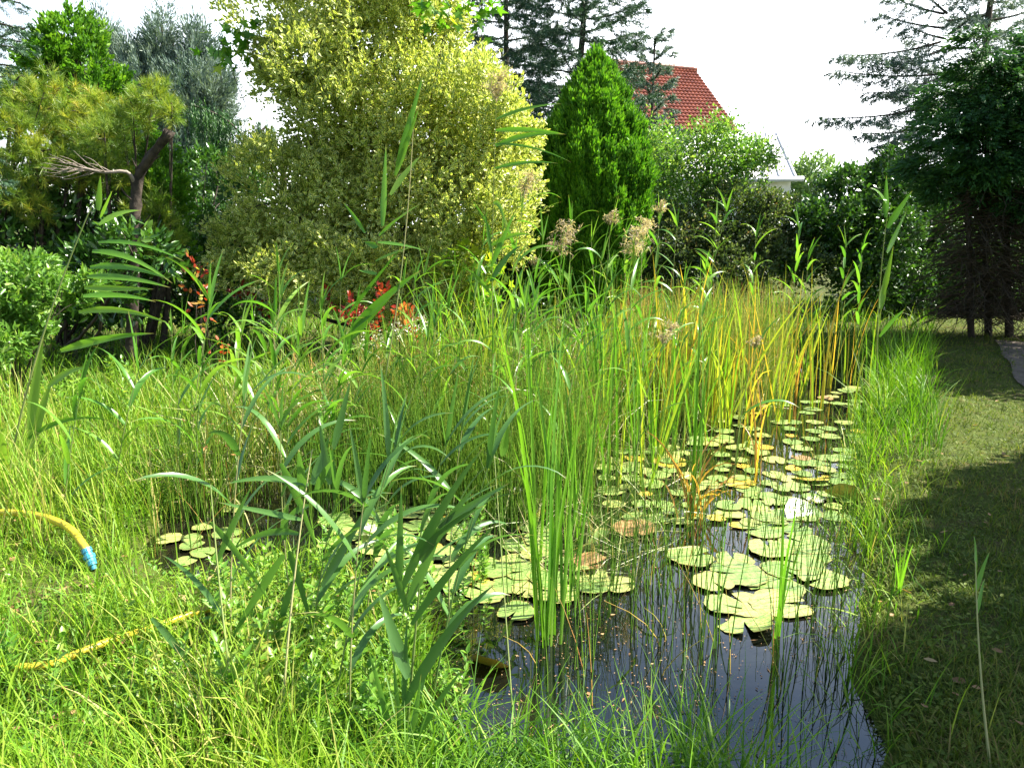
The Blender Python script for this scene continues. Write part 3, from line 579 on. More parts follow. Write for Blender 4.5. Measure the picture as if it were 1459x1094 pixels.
for (b, t, nl) in [((470, 1060), (560, 640), 8), ((440, 980), (480, 700), 7), ((520, 900), (565, 650), 8), ((330, 960), (350, 560), 8), ((500, 1080), (520, 700), 6), ((610, 1040), (700, 650), 8), ((560, 960), (640, 620), 8), ((640, 900), (660, 600), 7), ((420, 900), (400, 600), 7)]:
    p = G(*b, .07); reed(p, at(*t, p[1] * 1.0), 'thin backlit-toned blue-green reed growing through the leafy herbs', nl, wind=U(-.5, .7), mat='backlitreed', group='reeds growing through the herbs', t0=.35, ll=.32, width=.021, r=.0035, tint=(0, .6))
reed(G(1412, 1100, .08), at(1390, 800, 1.95), 'single pale stalk standing on the shaded lawn', 3, wind=1.2, t0=.75, ll=.14, width=.01, r=.004, bow=.03, name='grass_stalk', cat='stalk', tipleaves=False)
reed(G(735, 1080, .03), at(700, 590, 2.3), 'thin straw-coloured stem rising over the near black water', leaves=[(at(716, 650, 2.2), at(724, 600, 2.2), .0, .03, .3)], r=.003, name='dry_stem', cat='stalk', bow=.0)

# ------------------------------------------------------------------ leafy herbs on the near bank
herb_src = []
for k in range(7):
    o = thing('leafy_herb', 'x', 'herb', (0, 0, 0)); mb, ms = MB(), MB(); H = .17 + .03 * k
    for s_ in range(1 + k % 3):
        a = U(0, 6.28); tilt = U(.05, .35); n_ = int(H / .028); t = np.linspace(0, 1, n_ + 2); hh = H * U(.75, 1.1)
        path = np.stack([np.cos(a) * np.sin(tilt) * hh * t ** 1.5, np.sin(a) * np.sin(tilt) * hh * t ** 1.5, hh * t * np.cos(tilt)], -1); ms.tube(path, .0028 * (1 - .6 * t), 4, t=U(.1, .5))
        for i in range(2, n_ + 2):
            for q in (0, np.pi):
                az = i * 1.57 + q + U(-.35, .35); el = U(.1, .75) + .35 * (i > n_ - 1); d = np.array([[math.cos(az) * math.cos(el), math.sin(az) * math.cos(el), math.sin(el)]])
                sz = U(.75, 1.15) * (.062 if k % 2 else .05) * (1 - .35 * abs(t[i] - .55))
                scatter(mb, path[i][None], d, np.array([[U(-.3, .3), U(-.3, .3), 1.]]), sz, sz * (.42 if k % 3 else .55), LANCE if k % 3 else OVAL, np.array([U(.1, .9)]))
    ms.build('stem', M['stem'], o); mb.build('foliage', M['herb'], o); herb_src.append(o)
hp = []
HERB = [(330, 880), (420, 800), (520, 770), (640, 760), (700, 790), (690, 860), (640, 890), (600, 960), (560, 1094), (330, 1094), (330, 980), (240, 940)]
while len(hp) < 105:
    x, y = U(230, 720), U(750, 1110)
    if inpoly(np.array([x]), np.array([y]), HERB)[0] or (y > 1090 and x < 560):
        if all(math.hypot(x - a, (y - b) * 1.4) > 13 for a, b in hp): hp.append((x, y))
hp += [(665, 905), (640, 975), (655, 1010), (690, 880), (620, 1030), (20, 1000), (70, 1060), (150, 1080), (210, 1000), (260, 1050), (180, 930), (90, 620), (60, 560), (30, 590), (110, 560), (150, 600), (10, 620), (120, 590), (70, 595), (160, 560), (200, 580), (40, 530), (90, 525), (140, 530), (5, 540), (180, 620)]
for i, (x, y) in enumerate(hp):
    p = G(x, y, .04); s = float(pond_sd(p[0], p[1])); p[2] = float(gz(p[0], p[1])) - .01 if s > -.1 else -.03
    if i < 7: o = herb_src[i]; o.location = p; o.rotation_euler[2] = U(0, 6.28)
    else: o = dup(herb_src[i % 7], p, U(0, 6.28), U(.6, 1.0) * (1.5 if y < 650 else 1))
    if y < 650: lb, g = 'broad-leaved pale plant below the light green bush', 'leafy plants below the light green bush'
    elif x < 300: lb, g = 'leafy herb scattered in the mown grass near the lower hose', 'herbs in the grass by the lower hose'
    elif x > 610 and y > 870: lb, g = 'leafy herb leaning over the black water at the patch edge', 'herbs leaning over the black water'
    else: lb, g = 'leafy green herb in the dense patch on the near bank', 'herbs in the dense patch on the near bank'
    tag(o, lb, 'herb', g)

# ------------------------------------------------------------------ lily pads and water lilies
def pad_mat(name, c1, c2, c3):
    m = bpy.data.materials.new(name); m.use_nodes = True; nt = m.node_tree; n = nt.nodes; b = n["Principled BSDF"]
    oi = n.new("ShaderNodeObjectInfo"); tco = n.new("ShaderNodeTexCoord"); nz = n.new("ShaderNodeTexNoise"); nz.inputs['Scale'].default_value = 7; nz.inputs['Detail'].default_value = 6; nz.noise_dimensions = '4D'
    mu = n.new("ShaderNodeMath"); mu.operation = 'MULTIPLY'; mu.inputs[1].default_value = 37; lk(nt, oi.outputs['Random'], mu.inputs[0]); lk(nt, mu.outputs[0], nz.inputs['W']); lk(nt, tco.outputs['Object'], nz.inputs['Vector'])
    ad = n.new("ShaderNodeMath"); ad.operation = 'MULTIPLY_ADD'; ad.inputs[1].default_value = .35; lk(nt, oi.outputs['Random'], ad.inputs[0]); lk(nt, nz.outputs['Fac'], ad.inputs[2])
    r = ramp(nt, [(.38, c1), (.68, c2), (.95, c3)]); lk(nt, ad.outputs[0], r.inputs['Fac'])
    ua = n.new("ShaderNodeAttribute"); ua.attribute_name = 'u'
    wv = n.new("ShaderNodeMath"); wv.operation = 'GREATER_THAN'; wv.inputs[1].default_value = .93; lk(nt, ua.outputs['Fac'], wv.inputs[0])
    mx = n.new("ShaderNodeMix"); mx.data_type = 'RGBA'; mx.inputs[7].default_value = (.3, .22, .07, 1); sc = n.new("ShaderNodeMath"); sc.operation = 'MULTIPLY'; sc.inputs[1].default_value = .5
    lk(nt, wv.outputs[0], sc.inputs[0]); lk(nt, sc.outputs[0], mx.inputs[0]); lk(nt, r.outputs[0], mx.inputs[6]); lk(nt, mx.outputs[2], b.inputs['Base Color'])
    n2 = n.new("ShaderNodeTexNoise"); n2.inputs['Scale'].default_value = 26; n2.inputs['Detail'].default_value = 3; n2.noise_dimensions = '4D'; lk(nt, mu.outputs[0], n2.inputs['W']); lk(nt, tco.outputs['Object'], n2.inputs['Vector'])
    sr = ramp(nt, [(.60, (0, 0, 0)), (.68, (1, 1, 1))]); lk(nt, n2.outputs['Fac'], sr.inputs['Fac']); m2 = n.new("ShaderNodeMix"); m2.data_type = 'RGBA'; m2.inputs[7].default_value = (.13, .08, .03, 1)
    lk(nt, sr.outputs[0], m2.inputs[0]); lk(nt, mx.outputs[2], m2.inputs[6]); lk(nt, m2.outputs[2], b.inputs['Base Color'])
    b.inputs['Roughness'].default_value = .28; b.inputs['Specular IOR Level'].default_value = .75
    bp = n.new("ShaderNodeBump"); bp.inputs['Strength'].default_value = .3; bp.inputs['Distance'].default_value = .01; lk(nt, nz.outputs['Fac'], bp.inputs['Height']); lk(nt, bp.outputs[0], b.inputs['Normal'])
    return m
M['pad'] = pad_mat('lily_pad_green', (.11, .2, .04), (.21, .31, .085), (.44, .42, .13))
M['padyellow'] = pad_mat('lily_pad_yellow', (.4, .36, .06), (.6, .42, .05), (.5, .26, .05))
M['padbrown'] = pad_mat('lily_pad_brown', (.2, .1, .04), (.38, .22, .1), (.14, .07, .03))
def pad_mb(curl, wave, K=30, cup=0.):
    mb = MB(); th = np.linspace(.16, 2 * np.pi - .16, K); rr = np.array([0, .35, .7, .93, 1.]); ph = U(0, 6.28)
    V = []
    for q in rr:
        w = 1 + .06 * np.sin(3 * th + ph) * q + .03 * np.sin(7 * th + 2 * ph) * q + .025 * np.sin(16 * th + ph) * q; notch = 1 - .12 * np.exp(-((np.minimum(th, 2 * np.pi - th) - .16) / .25) ** 2)
        z = curl * q ** 3 * np.clip(np.sin(th + ph) + .2 * np.sin(3 * th), -.02, 1.3) + wave * q ** 2 * np.sin(5 * th + ph) * .5 + wave * .5 * q ** 2 + cup * q * q
        c = 1 - abs(curl) * .4 * q * np.clip(np.sin(th + ph), 0, 1)
        V.append(np.stack([q * w * notch * np.cos(th) * c, q * w * np.sin(th) * c, z], -1))
    V = np.concatenate(V); Fc = [(i * K + j, (i + 1) * K + j, (i + 1) * K + j + 1, i * K + j + 1) for i in range(4) for j in range(K - 1)]
    mb.raw(V, Fc, u=np.repeat(rr, K)); return mb
pad_src = [pad_mb(c, w) for c, w in [(.0, .006), (.012, .01), (.03, .012), (.10, .02), (0.0, .004), (.03, .015), (.26, .05)]]
pad_obj = {}
def pad(px, py, rad, kind, lb, g=None, mat='pad', i=[0], tilt=.007, name='lily_pad'):
    p = G(px, py, 0); key = (kind, mat)
    if key not in pad_obj: o = pad_src[kind].build(name, M[mat]); pad_obj[key] = o
    else: o = pad_obj[key].copy(); COL.objects.link(o)
    i[0] += 1; o.location = (p[0], p[1], .003 + .0006 * (i[0] % 23)); o.rotation_euler = (rng.normal(0, tilt), rng.normal(0, tilt), U(0, 6.28)); o.scale = (rad, rad * U(.88, 1), rad)
    return tag(o, lb, 'lily pad', g)
# singled out pads
pad(1200, 712, .12, 6, 'upright bright yellow pad against the grassy bank', mat='padyellow', tilt=.5)
pad(1155, 682, .13, 3, 'orange-yellow pad with a raised fold in the far water', mat='padyellow', tilt=.15)
pad(700, 950, .085, 6, 'yellow pad standing on edge beside the black near water', mat='padyellow', tilt=.9)
pad(830, 808, .13, 6, 'large brown dead pad rolled up beside the tallest cattail', mat='padbrown', tilt=.3)
pad(845, 782, .13, 6, 'green pad with one side folded up behind the brown dead pad', tilt=.4)
pad(1060, 887, .13, 3, 'nearest green pad with a curled brown rim in open water', tilt=.06)
pad(1060, 862, .115, 5, 'wide green pad touching the curled nearest pad', tilt=.03)
pad(1085, 755, .12, 4, 'yellow-green round pad floating alone below the dry cattail', tilt=.0)
pad(1055, 690, .10, 3, 'small yellow pad behind the dry cattail base', mat='padyellow')
pad(955, 660, .12, 2, 'yellow pad half hidden at the foot of the rush front', mat='padyellow')
pad(905, 755, .13, 3, 'curled bronze pad in the shade left of the dry cattail', mat='padbrown')
pad(1145, 735, .11, 3, 'glossy green pad with a lifted edge by the yellow upright pad', tilt=.3)
placed = []
def pads(poly, N, r0, r1, lb, g, kinds, gap, yel=0., ybl=None):
    q = np.array(poly); k = 0; tries = 0
    while k < N and tries < 20000:
        tries += 1; x, y = U(q[:, 0].min(), q[:, 0].max()), U(q[:, 1].min(), q[:, 1].max())
        if not inpoly(np.array([x]), np.array([y]), poly)[0]: continue
        p = G(x, y, 0); r = U(r0, r1)
        if float(pond_sd(p[0], p[1])) > -.02: continue
        if any(math.hypot(p[0] - a, p[1] - b) < (r + c) * gap for a, b, c in placed): continue
        placed.append((p[0], p[1], r)); k += 1
        if rng.random() < yel: pad(x, y, r * .85, int(rng.choice([2, 3])), ybl[0], ybl[1], mat='padyellow' if rng.random() < .7 else 'padbrown')
        else: pad(x, y, r, int(rng.choice(kinds)), lb, g)
pads([(1000, 770), (1180, 770), (1190, 850), (1120, 880), (990, 860), (960, 800)], 13, .085, .135, 'broad sunlit pad in the near cluster on the open water', 'sunlit pads in the near cluster', [0, 1, 2, 4, 5], .55)
pads([(860, 650), (1010, 625), (1210, 640), (1215, 740), (1130, 760), (960, 745), (870, 740), (850, 690)], 95, .05, .095, 'green pad in the crowded carpet around the dry cattail', 'pads in the crowded carpet round the dry cattail', [0, 1, 2, 2, 3, 4, 5], .66, .14, ('yellowing pad in the crowded carpet around the dry cattail', 'yellowing pads in the crowded carpet'))
pads([(1000, 585), (1180, 560), (1230, 540), (1225, 640), (1020, 640)], 46, .05, .09, 'pad among the far reflections beneath the yellow cattails', 'pads beneath the yellow cattails', [0, 1, 4], .7, .08, ('yellowing pad in the far reflections', 'yellowing pads in the far reflections'))
pads([(470, 700), (560, 660), (780, 660), (800, 760), (790, 850), (700, 850), (560, 800), (450, 780)], 75, .065, .11, 'shaded pad in the overlapping group behind the herbs', 'pads in the overlapping group behind the herbs', [0, 1, 4, 2], .5, .04, ('yellowing pad in the group behind the herbs', 'yellowing pads behind the herbs'))
pads([(700, 790), (830, 800), (900, 830), (870, 880), (700, 880)], 4, .065, .095, 'dark pad in the shade around the tallest cattail', 'pads round the tallest cattail', [0, 1, 4], .7)
pads([(180, 760), (340, 720), (380, 790), (230, 830)], 9, .05, .08, 'small pad in the little pool beside the hose', 'pads in the little pool', [0, 1, 4], .7)

def lily(px, py, sz, label, openness, z=.03):
    p = G(px, py, 0); p[2] = z; o = thing('water_lily', label, 'water lily', p); mb = MB()
    for ring, (n_, el, l) in enumerate([(9, .25, 1.), (8, .6, .85), (7, .95, .7)]):
        a = np.arange(n_) * 2 * np.pi / n_ + ring * .35; e = el + openness; D = np.stack([np.cos(a) * math.cos(e), np.sin(a) * math.cos(e), np.full(n_, math.sin(e))], -1)
        scatter(mb, np.zeros((n_, 3)), D, np.tile([0, 0, 1.], (n_, 1)), sz * l, sz * .42, OVAL, U(0, 1, n_))
    mb.build('petals', M['white'], o)
    mb = MB(); n_ = 30; a = U(0, 6.28, n_); D = np.stack([np.cos(a) * .5, np.sin(a) * .5, np.ones(n_)], -1); scatter(mb, np.zeros((n_, 3)), D, np.tile([1., 0, 0], (n_, 1)), sz * .35, sz * .06, DIAM, U(.5, .7, n_)); mb.build('stamens', M['stamen'], o)
M['stamen'] = leaf_mat('lily_stamens', [(0, (.6, .4, .05)), (1, (.7, .5, .08))], 0, .6)
lily(527, 768, .075, 'white water lily open on the pads behind the herbs', 0)
lily(737, 718, .05, 'half closed white lily bud between the tall stems', .45, .06)
lily(1160, 723, .055, 'white lily flower floating near the grassy bank', .1)
lily(580, 659, .07, 'white lily flower at the shaded foot of the rush bed', .0)

# ------------------------------------------------------------------ hoses
def pmat(name, c, rough=.4, spec=.5):
    m = rough_mat(name, tuple(v * .45 + .02 for v in c), c, 16, rough, .15, spec); return m
M['hose'] = pmat('yellow_hose_plastic', (.72, .55, .03), .4); M['blue'] = pmat('blue_connector_plastic', (.05, .33, .5), .35)
def hose(px, zs, rad, label, connector):
    P = np.array([G(x, y, z) for (x, y), z in zip(px, zs)]); o = thing('garden_hose', label, 'hose', P[-1] * [1, 1, 0])
    mb = MB(); c = smooth(P, 60); mb.tube(c, rad, 12, cap=True); mb.build('tube', M['hose'], o, loc=np.array(o.location))
    if connector:
        d = nrm((c[-1] - c[-6])[None])[0]; q = c[-1]; prof = [(-.03, 1.25), (-.012, 1.35), (-.01, 1.1), (.0, 1.1), (.002, 1.5), (.018, 1.5), (.02, 1.25), (.05, 1.2), (.052, .8), (.07, .75)]
        mb = MB(); mb.tube(np.array([q + d * a for a, _ in prof]), np.array([b * rad for _, b in prof]), 14, cap=True); mb.build('connector', M['blue'], o, loc=np.array(o.location), smooth=False)
    return o
hose([(-60, 732), (10, 730), (60, 736), (98, 752), (120, 778), (126, 790)], [.12, .17, .2, .21, .17, .14], .0165, 'yellow hose end with a blue connector curving out of the grass', True)
hose([(-40, 958), (20, 951), (70, 946), (125, 925), (165, 910), (215, 895), (270, 875), (330, 858), (345, 855)], [.12, .13, .13, .14, .13, .14, .13, .12, .05], .0135, 'yellow hose lying through the grass towards the pool', False)

# ------------------------------------------------------------------ trees and shrubs
def lobe_pts(lobes, N, shell=(.72, 1.05), sub=0, subr=.42):
    """sprig places on a set of ellipsoids given as (px, py, rx, ry in photo pixels, distance, depth radius in m); sub > 0 breaks each into smaller clumps"""
    Ls = [(at(a, b, Y), np.array([rx * pxs(Y), dz, ry * pxs(Y)])) for a, b, rx, ry, Y, dz in lobes]
    ar = np.array([(r[0] * r[2] + r[0] * r[1] + r[1] * r[2]) for _, r in Ls]); cnt = (ar / ar.sum() * N).astype(int) + 1
    P, D = [], []
    for (c, r), n_, a_ in zip(Ls, cnt, ar):
        d = nrm(rng.normal(0, 1, (n_, 3))); q = U(*shell, n_)[:, None]
        if sub:
            m_ = max(6, int(sub * a_ / ar.mean())); e = nrm(rng.normal(0, 1, (m_, 3))); cc = c + e * r * U(.4, .92, (m_, 1)); r_ = subr * np.cbrt(r.prod()) * U(.6, 1.3, (m_, 1)) * (.5 + .5 * r / r.mean())
            w_ = r_.mean(1) ** 2; j = rng.choice(m_, n_, p=w_ / w_.sum()); d = nrm(d + .75 * e[j] + [0, 0, .25]); P.append(cc[j] + d * r_[j] * q); D.append(nrm(d + .4 * e[j]))
        else:
            bump = 1 + .13 * np.sin(5 * d[:, :1] + 3 * c[0]) * np.sin(6 * d[:, 2:] + 2 * c[2]) + .08 * np.sin(11 * d[:, :1] + 7 * d[:, 2:])
            P.append(c + d * r * q * bump); D.append(nrm(d / r))
    return np.concatenate(P), np.concatenate(D), Ls
def sprigs(mb, P, D, k, leaf, w, tmpl, length, up=.5, m=0, spread=.8, tj=(.1, .8), keep=.0):
    """each place carries a small sprig of k leaves"""
    N = len(P); ax = nrm(D + np.array([0, 0, up]) + rng.normal(0, .35, (N, 3))); base = U(*tj, N)
    for i in range(k):
        t = (i + .5) / k; d = nrm(ax * (.35 + .7 * t) + rng.normal(0, spread * .6, (N, 3))); q = P + ax * (length * (t - .4)) + rng.normal(0, length * .12, (N, 3))
        sel = q[:, 2] > .05
        scatter(mb, q[sel], d[sel], nrm(D[sel] + rng.normal(0, .6, (sel.sum(), 3)) + [0, 0, .5]), leaf * U(.7, 1.25, sel.sum()), w * U(.75, 1.2, sel.sum()), tmpl, np.clip(base[sel] + rng.normal(0, .15, sel.sum()), 0, 1), m)
def limbs(root, Ls, base, r0, mat, name='trunk', n_sub=3, nst=3):
    """stems from the foot of the plant into each lobe, with side twigs"""
    mb = MB()
    for i, (c, r) in enumerate(Ls):
        b = base + np.array([U(-1, 1) * r0 * 3, U(-1, 1) * r0 * 2, 0]); mid = b * .45 + c * .55 + np.array([U(-.1, .1), U(-.1, .1), -.1]) * np.linalg.norm(c - b)
        p = smooth([b - [0, 0, .1], b * .8 + mid * .2 + [0, 0, .1], mid, c, c + r * np.array([U(-.5, .5), U(-.3, .3), .6])], 10); mb.tube(p, np.linspace(r0, r0 * .2, 10), 7)
        for k in range(n_sub):
            d = nrm(rng.normal(0, 1, (1, 3)))[0]; a = p[5 + k % 3]; e = c + d * r * .85; mb.tube(smooth([a, a * .5 + e * .5 + [0, 0, .05], e], 6), np.linspace(r0 * .35, r0 * .08, 6), 5)
    return mb.build(name, M[mat], root, loc=np.array(root.location))
def foot(px, Y):
    x = (px - 729.5) / F * Y / .98; return np.array([x, Y, float(gz(np.array(x), np.array(Y * 1.)))])
def shrub(name, label, cat, lobes, foot_px, N, k, leaf, w, tmpl, length, mat, r0=.03, bark='bark', shell=(.72, 1.05), up=.5, core=None, tj=(.1, .8), group=None, spread=.8, Y=None, sub=0, subr=.42):
    Yf = Y or lobes[0][4]; f = foot(foot_px, Yf); o = thing(name, label, cat, f, group); mb = MB()
    P, D, Ls = lobe_pts(lobes, N, shell, sub, subr); sprigs(mb, P, D, k, leaf, w, tmpl, length, up, tj=tj, spread=spread)
    if core:
        P, D, _ = lobe_pts(lobes, core, (.2, .7)); sprigs(mb, P, D, k, leaf * 1.3, w * 1.4, tmpl, length, up, tj=tj)
    mb.build('crown', M[mat], o, loc=f); limbs(o, Ls, f, r0, bark); return o, Ls

# the big variegated shrub
VL = [(560, 330, 150, 110, 8.9, 1.0), (470, 120, 95, 120, 8.9, .8), (590, 90, 95, 125, 9.0, .9), (640, 230, 105, 130, 8.8, 1.0), (420, 300, 90, 90, 8.6, .8), (672, 330, 70, 95, 8.5, .7), (500, -10, 125, 90, 9.1, .8), (700, 195, 62, 80, 8.7, .7),
      (440, 375, 130, 55, 8.4, .7), (640, 395, 75, 45, 8.3, .5), (520, 215, 95, 90, 8.7, .8), (400, 90, 38, 60, 9.0, .4), (335, 345, 50, 50, 8.5, .5), (745, 190, 40, 35, 8.8, .4), (560, 400, 120, 50, 8.2, .5), (610, -20, 70, 70, 9.1, .7)]
shrub('variegated_shrub', 'huge shrub of small cream-edged yellow-green leaves behind the rushes', 'shrub', VL, 560, 13500, 9, .053, .031, OVAL, .14, 'varieg', .035, core=2600, shell=(.6, 1.1), up=.7, sub=18)
o, _ = shrub('climbing_vine', 'climbing vine with big lobed leaves spilling from the variegated shrub top', 'vine', [(345, 45, 18, 26, 8.7, .2), (322, 78, 16, 16, 8.6, .15), (640, 15, 45, 22, 8.0, .2), (685, 15, 14, 30, 8.1, .15)], 600, 46, 3, .14, .15, LOBED, .2, 'vine', .008, shell=(.3, 1.0), up=.0, Y=8.4)
shrub('climbing_vine', 'low vine with yellow lobed leaves at the sunny foot of the variegated shrub', 'vine', [(690, 385, 26, 45, 7.8, .2), (640, 370, 30, 30, 7.8, .2), (685, 425, 18, 25, 7.7, .2)], 665, 70, 3, .11, .12, LOBED, .15, 'vine', .008, shell=(.3, 1.), up=.0, tj=(.5, 1.))

# golden green cone-shaped conifer
def plumes(mb, P, D, n_, size, w, up, tmpl=SPRAY, tj=(.1, .8), lf=.55):
    N = len(P); ax = nrm(D * (1 - up) + np.array([0, 0, up]) + rng.normal(0, .12, (N, 3))); base = U(*tj, N)
    for i in range(n_):
        t = i / n_; d = nrm(ax + rng.normal(0, .38 * (1 - .4 * t), (N, 3))); q = P + ax * size * (t - .3)[None] if False else P + ax * (size * (t - .3)) + rng.normal(0, size * .10, (N, 3))
        sel = q[:, 2] > .05
        scatter(mb, q[sel], d[sel], nrm(D[sel] + rng.normal(0, .7, (sel.sum(), 3))), size * lf * U(.6, 1.2, sel.sum()), w * U(.7, 1.2, sel.sum()), tmpl, np.clip(base[sel] + .25 * (t - .5) + rng.normal(0, .1, sel.sum()), 0, 1))
YK = 10.5; f = foot(840, YK); o = thing('golden_conifer', 'dense bright green flame-shaped conifer in front of the spruces', 'tree', f)
prof_px = [(78, 1), (92, 8), (115, 22), (145, 39), (185, 57), (230, 71), (280, 76), (330, 74), (380, 70), (440, 50)]
zz = np.array([at(840, y, YK)[2] for y, _ in prof_px]); rr = np.array([r * pxs(YK) for _, r in prof_px])
N = 4200; z = U(zz.min(), zz.max(), N * 3); rad = np.interp(z, zz[::-1], rr[::-1]); keep = rng.random(N * 3) < rad / rr.max(); z, rad = z[keep], rad[keep]; a = U(0, 6.28, len(z))
ca, cz, cr = U(0, 6.28, 420), U(zz.min(), zz.max(), 420), U(.86, 1.1, 420)
dd = np.abs((a[:, None] - ca + np.pi) % (2 * np.pi) - np.pi) * rad[:, None] + .45 * np.abs(z[:, None] - cz); jn = dd.argmin(1); dm = dd.min(1)
q = cr[jn] * (1.04 - np.clip(dm / .17, 0, 1) ** 1.5 * .26) * U(.95, 1.0, len(z))
P = np.stack([f[0] + rad * q * np.cos(a), f[1] + rad * q * np.sin(a), z], -1); D = np.stack([np.cos(a), np.sin(a), .2 + 0 * a], -1)
mb = MB(); plumes(mb, P, D, 13, .15, .026, .74); mb.build('crown', M['conifer'], o, loc=f)
mb = MB(); mb.tube(np.array([f - [0, 0, .1], f + [0, 0, 1.2], f + [.02, 0, 3.4]]), [.11, .09, .02], 8); mb.build('trunk', M['bark'], o, loc=f)

# spruces
def needles(mb, A, B, per, nl, nw, tj=(.1, .8), hang=0., ang=.95):
    """twigs A->B clothed with needles"""
    N = len(A); ax = nrm(B - A); L = np.linalg.norm(B - A, axis=1); base = U(*tj, N)
    ref = nrm(np.cross(ax, np.array([.13, .2, 1.]))); r2 = np.cross(ax, ref)
    for i in range(per):
        t = ((i + U(0, 1, N)) / per)[:, None]; ph = U(0, 6.28, N)[:, None]; q = A + (B - A) * t
        d = ax * math.cos(ang) + (ref * np.cos(ph) + r2 * np.sin(ph)) * math.sin(ang); d[:, 2] -= hang
        scatter(mb, q, d, rng.normal(0, 1, (N, 3)), nl * U(.7, 1.2, N), nw, NEED, np.clip(base + rng.normal(0, .12, N), 0, 1))
def spruce_branch(S_, E, up, twn, twl, A, B, tubes, r, hang=.25):
    """one bough S_->E with side twigs; fills A, B with twig ends"""
    S_, E = np.asarray(S_, float), np.asarray(E, float); L = np.linalg.norm(E - S_); c = (S_ + E) / 2 + np.array([0, 0, -up * L]); s = np.linspace(0, 1, 9)[:, None]
    p = (1 - s) ** 2 * S_ + 2 * s * (1 - s) * c + s * s * E; tubes.append((p, np.linspace(r, r * .25, 9))); T = nrm(np.gradient(p, axis=0)); n_ = max(5, int(L * twn * 1.7))
    for i in range(n_):
        t = .18 + .82 * (i + U(0, .9)) / n_; j = min(8, int(t * 8)); fr = t * 8 - j; q = p[j] * (1 - fr) + p[min(8, j + 1)] * fr; side = nrm(np.cross(T[j], [0, 0, 1.])[None])[0] * (1 if i % 2 else -1)
        l = twl * (1.15 - .75 * t) * U(.7, 1.2); d = nrm((T[j] * .8 + side * .75 + np.array([0, 0, -hang + U(-.25, .25)]))[None])[0]; e = q + d * l; A.append(q); B.append(e)
        for k in range(3):
            q2 = q + d * l * U(.3, .85); d2 = nrm((d + side * U(-.9, .9) + np.array([0, 0, U(-.6, .15) - hang * .5]))[None])[0]; A.append(q2); B.append(q2 + d2 * l * U(.3, .5))
    for j in range(8): A.append(p[j]); B.append(p[j + 1])
def spruce(name, label, f, H, boughs, mat, per, nl, nw, twn=9, twl=.45, hang=.25, r0=.14, topz=None, lean=0.):
    o = thing(name, label, 'tree', f); A, B, tubes = [], [], []
    for S_, E, up in boughs: spruce_branch(S_, E, up, twn, twl, A, B, tubes, .022, hang)
    mb = MB(); needles(mb, np.array(A), np.array(B), per, nl, nw); mb.build('crown', M[mat], o, loc=f)
    mb = MB(); mb.tube(smooth([f - [0, 0, .1], f + [lean * .3, 0, H * .4], f + [lean, 0, H]], 10), np.linspace(r0, .02, 10), 9)
    for p, r in tubes: mb.tube(p, r, 5)
    mb.build('trunk', M['bark'], o, loc=f); return o
def cone_boughs(f, H, z0, n_, rmax, up=.12, tip=.0, p=.8, lean=0.):
    out = []
    for i in range(n_):
        t = (i + .5) / n_; z = z0 + (H - z0) * t; L = rmax * (1 - t) ** p * U(.75, 1.15) + .15; a = i * 2.4 + U(-.3, .3); c = f + [lean * z / H, 0, z]
        out.append((c, c + np.array([math.cos(a) * L, math.sin(a) * L, -.22 * L + tip * L + .25 * L * t]), up))
    return out
f = foot(722, 17); spruce('spruce_tree', 'dark spruce rising just behind the variegated shrub', f, 8.6, cone_boughs(f, 8.6, 2.2, 70, 1.6, tip=.3), 'spruce', 20, .085, .016, 9, .75, .15)
f = foot(805, 15.5); spruce('spruce_tree', 'leaning blue-green spruce above the golden conifer, its boughs reaching to the red roof', f, 8.4, cone_boughs(f, 8.4, 2.0, 80, 1.75, tip=.35, lean=.45), 'spruce', 20, .085, .016, 9, .75, .15, lean=.45)
f = foot(915, 19); spruce('cypress_tree', 'thin straggly conifer in front of the red tiled roof', f, 5.9, cone_boughs(f, 5.9, 1.4, 30, .62, tip=.7), 'bluespruce', 20, .1, .02, 9, .55, .1, .08)
YS = 14.; f = foot(1345, YS)
tips = [(1345, 20, 1262, -8), (1340, 60, 1196, 78), (1345, 105, 1190, 100), (1340, 120, 1236, 132), (1335, 150, 1165, 168), (1340, 175, 1228, 190), (1335, 200, 1212, 240), (1340, 165, 1262, 205), (1345, 40, 1250, 20), (1340, 85, 1240, 90), (1350, 30, 1430, 10), (1350, 70, 1440, 60), (1350, 0, 1400, -20), (1345, 130, 1270, 160), (1340, 190, 1250, 225), (1345, 70, 1285, 85),
        (1345, 110, 1290, 120), (1345, 215, 1245, 262), (1340, 230, 1280, 250), (1350, 100, 1450, 110), (1350, 20, 1300, -30), (1350, -10, 1270, -50), (1345, 145, 1300, 175), (1345, 180, 1295, 215), (1350, 50, 1390, 20), (1345, 55, 1300, 40), (1345, 200, 1290, 240)]
bo = [(at(a, b, YS), at(c, d, YS + U(-1.2, .6)), .06) for a, b, c, d in tips] + cone_boughs(f, 7.0, 2.2, 46, 1.7, tip=.3)
spruce('spruce_tree', 'open blue-grey spruce with long sparse boughs against the white sky', f, 7.2, bo, 'bluespruce', 13, .075, .014, 10, .5, .4, .16)
f = foot(-150, 6.2); YL = 6.2
bo = [(at(-140, b, YL), at(c, d, YL + U(-.4, .4)), .04) for b, c, d in [(-40, 30, 5), (-10, 35, 42), (20, 30, 60), (40, 40, 70), (60, 22, 95), (90, 38, 40), (-60, 10, -10), (100, 10, 110), (70, -20, 120), (0, 0, 30)]] + cone_boughs(f, 5.2, 1.8, 40, 1.1, tip=.2)
spruce('spruce_tree', 'near dark spruce whose bough tips enter the frame at the top corner', f, 5.4, bo, 'spruce', 16, .035, .006, 11, .26, .25, .1)

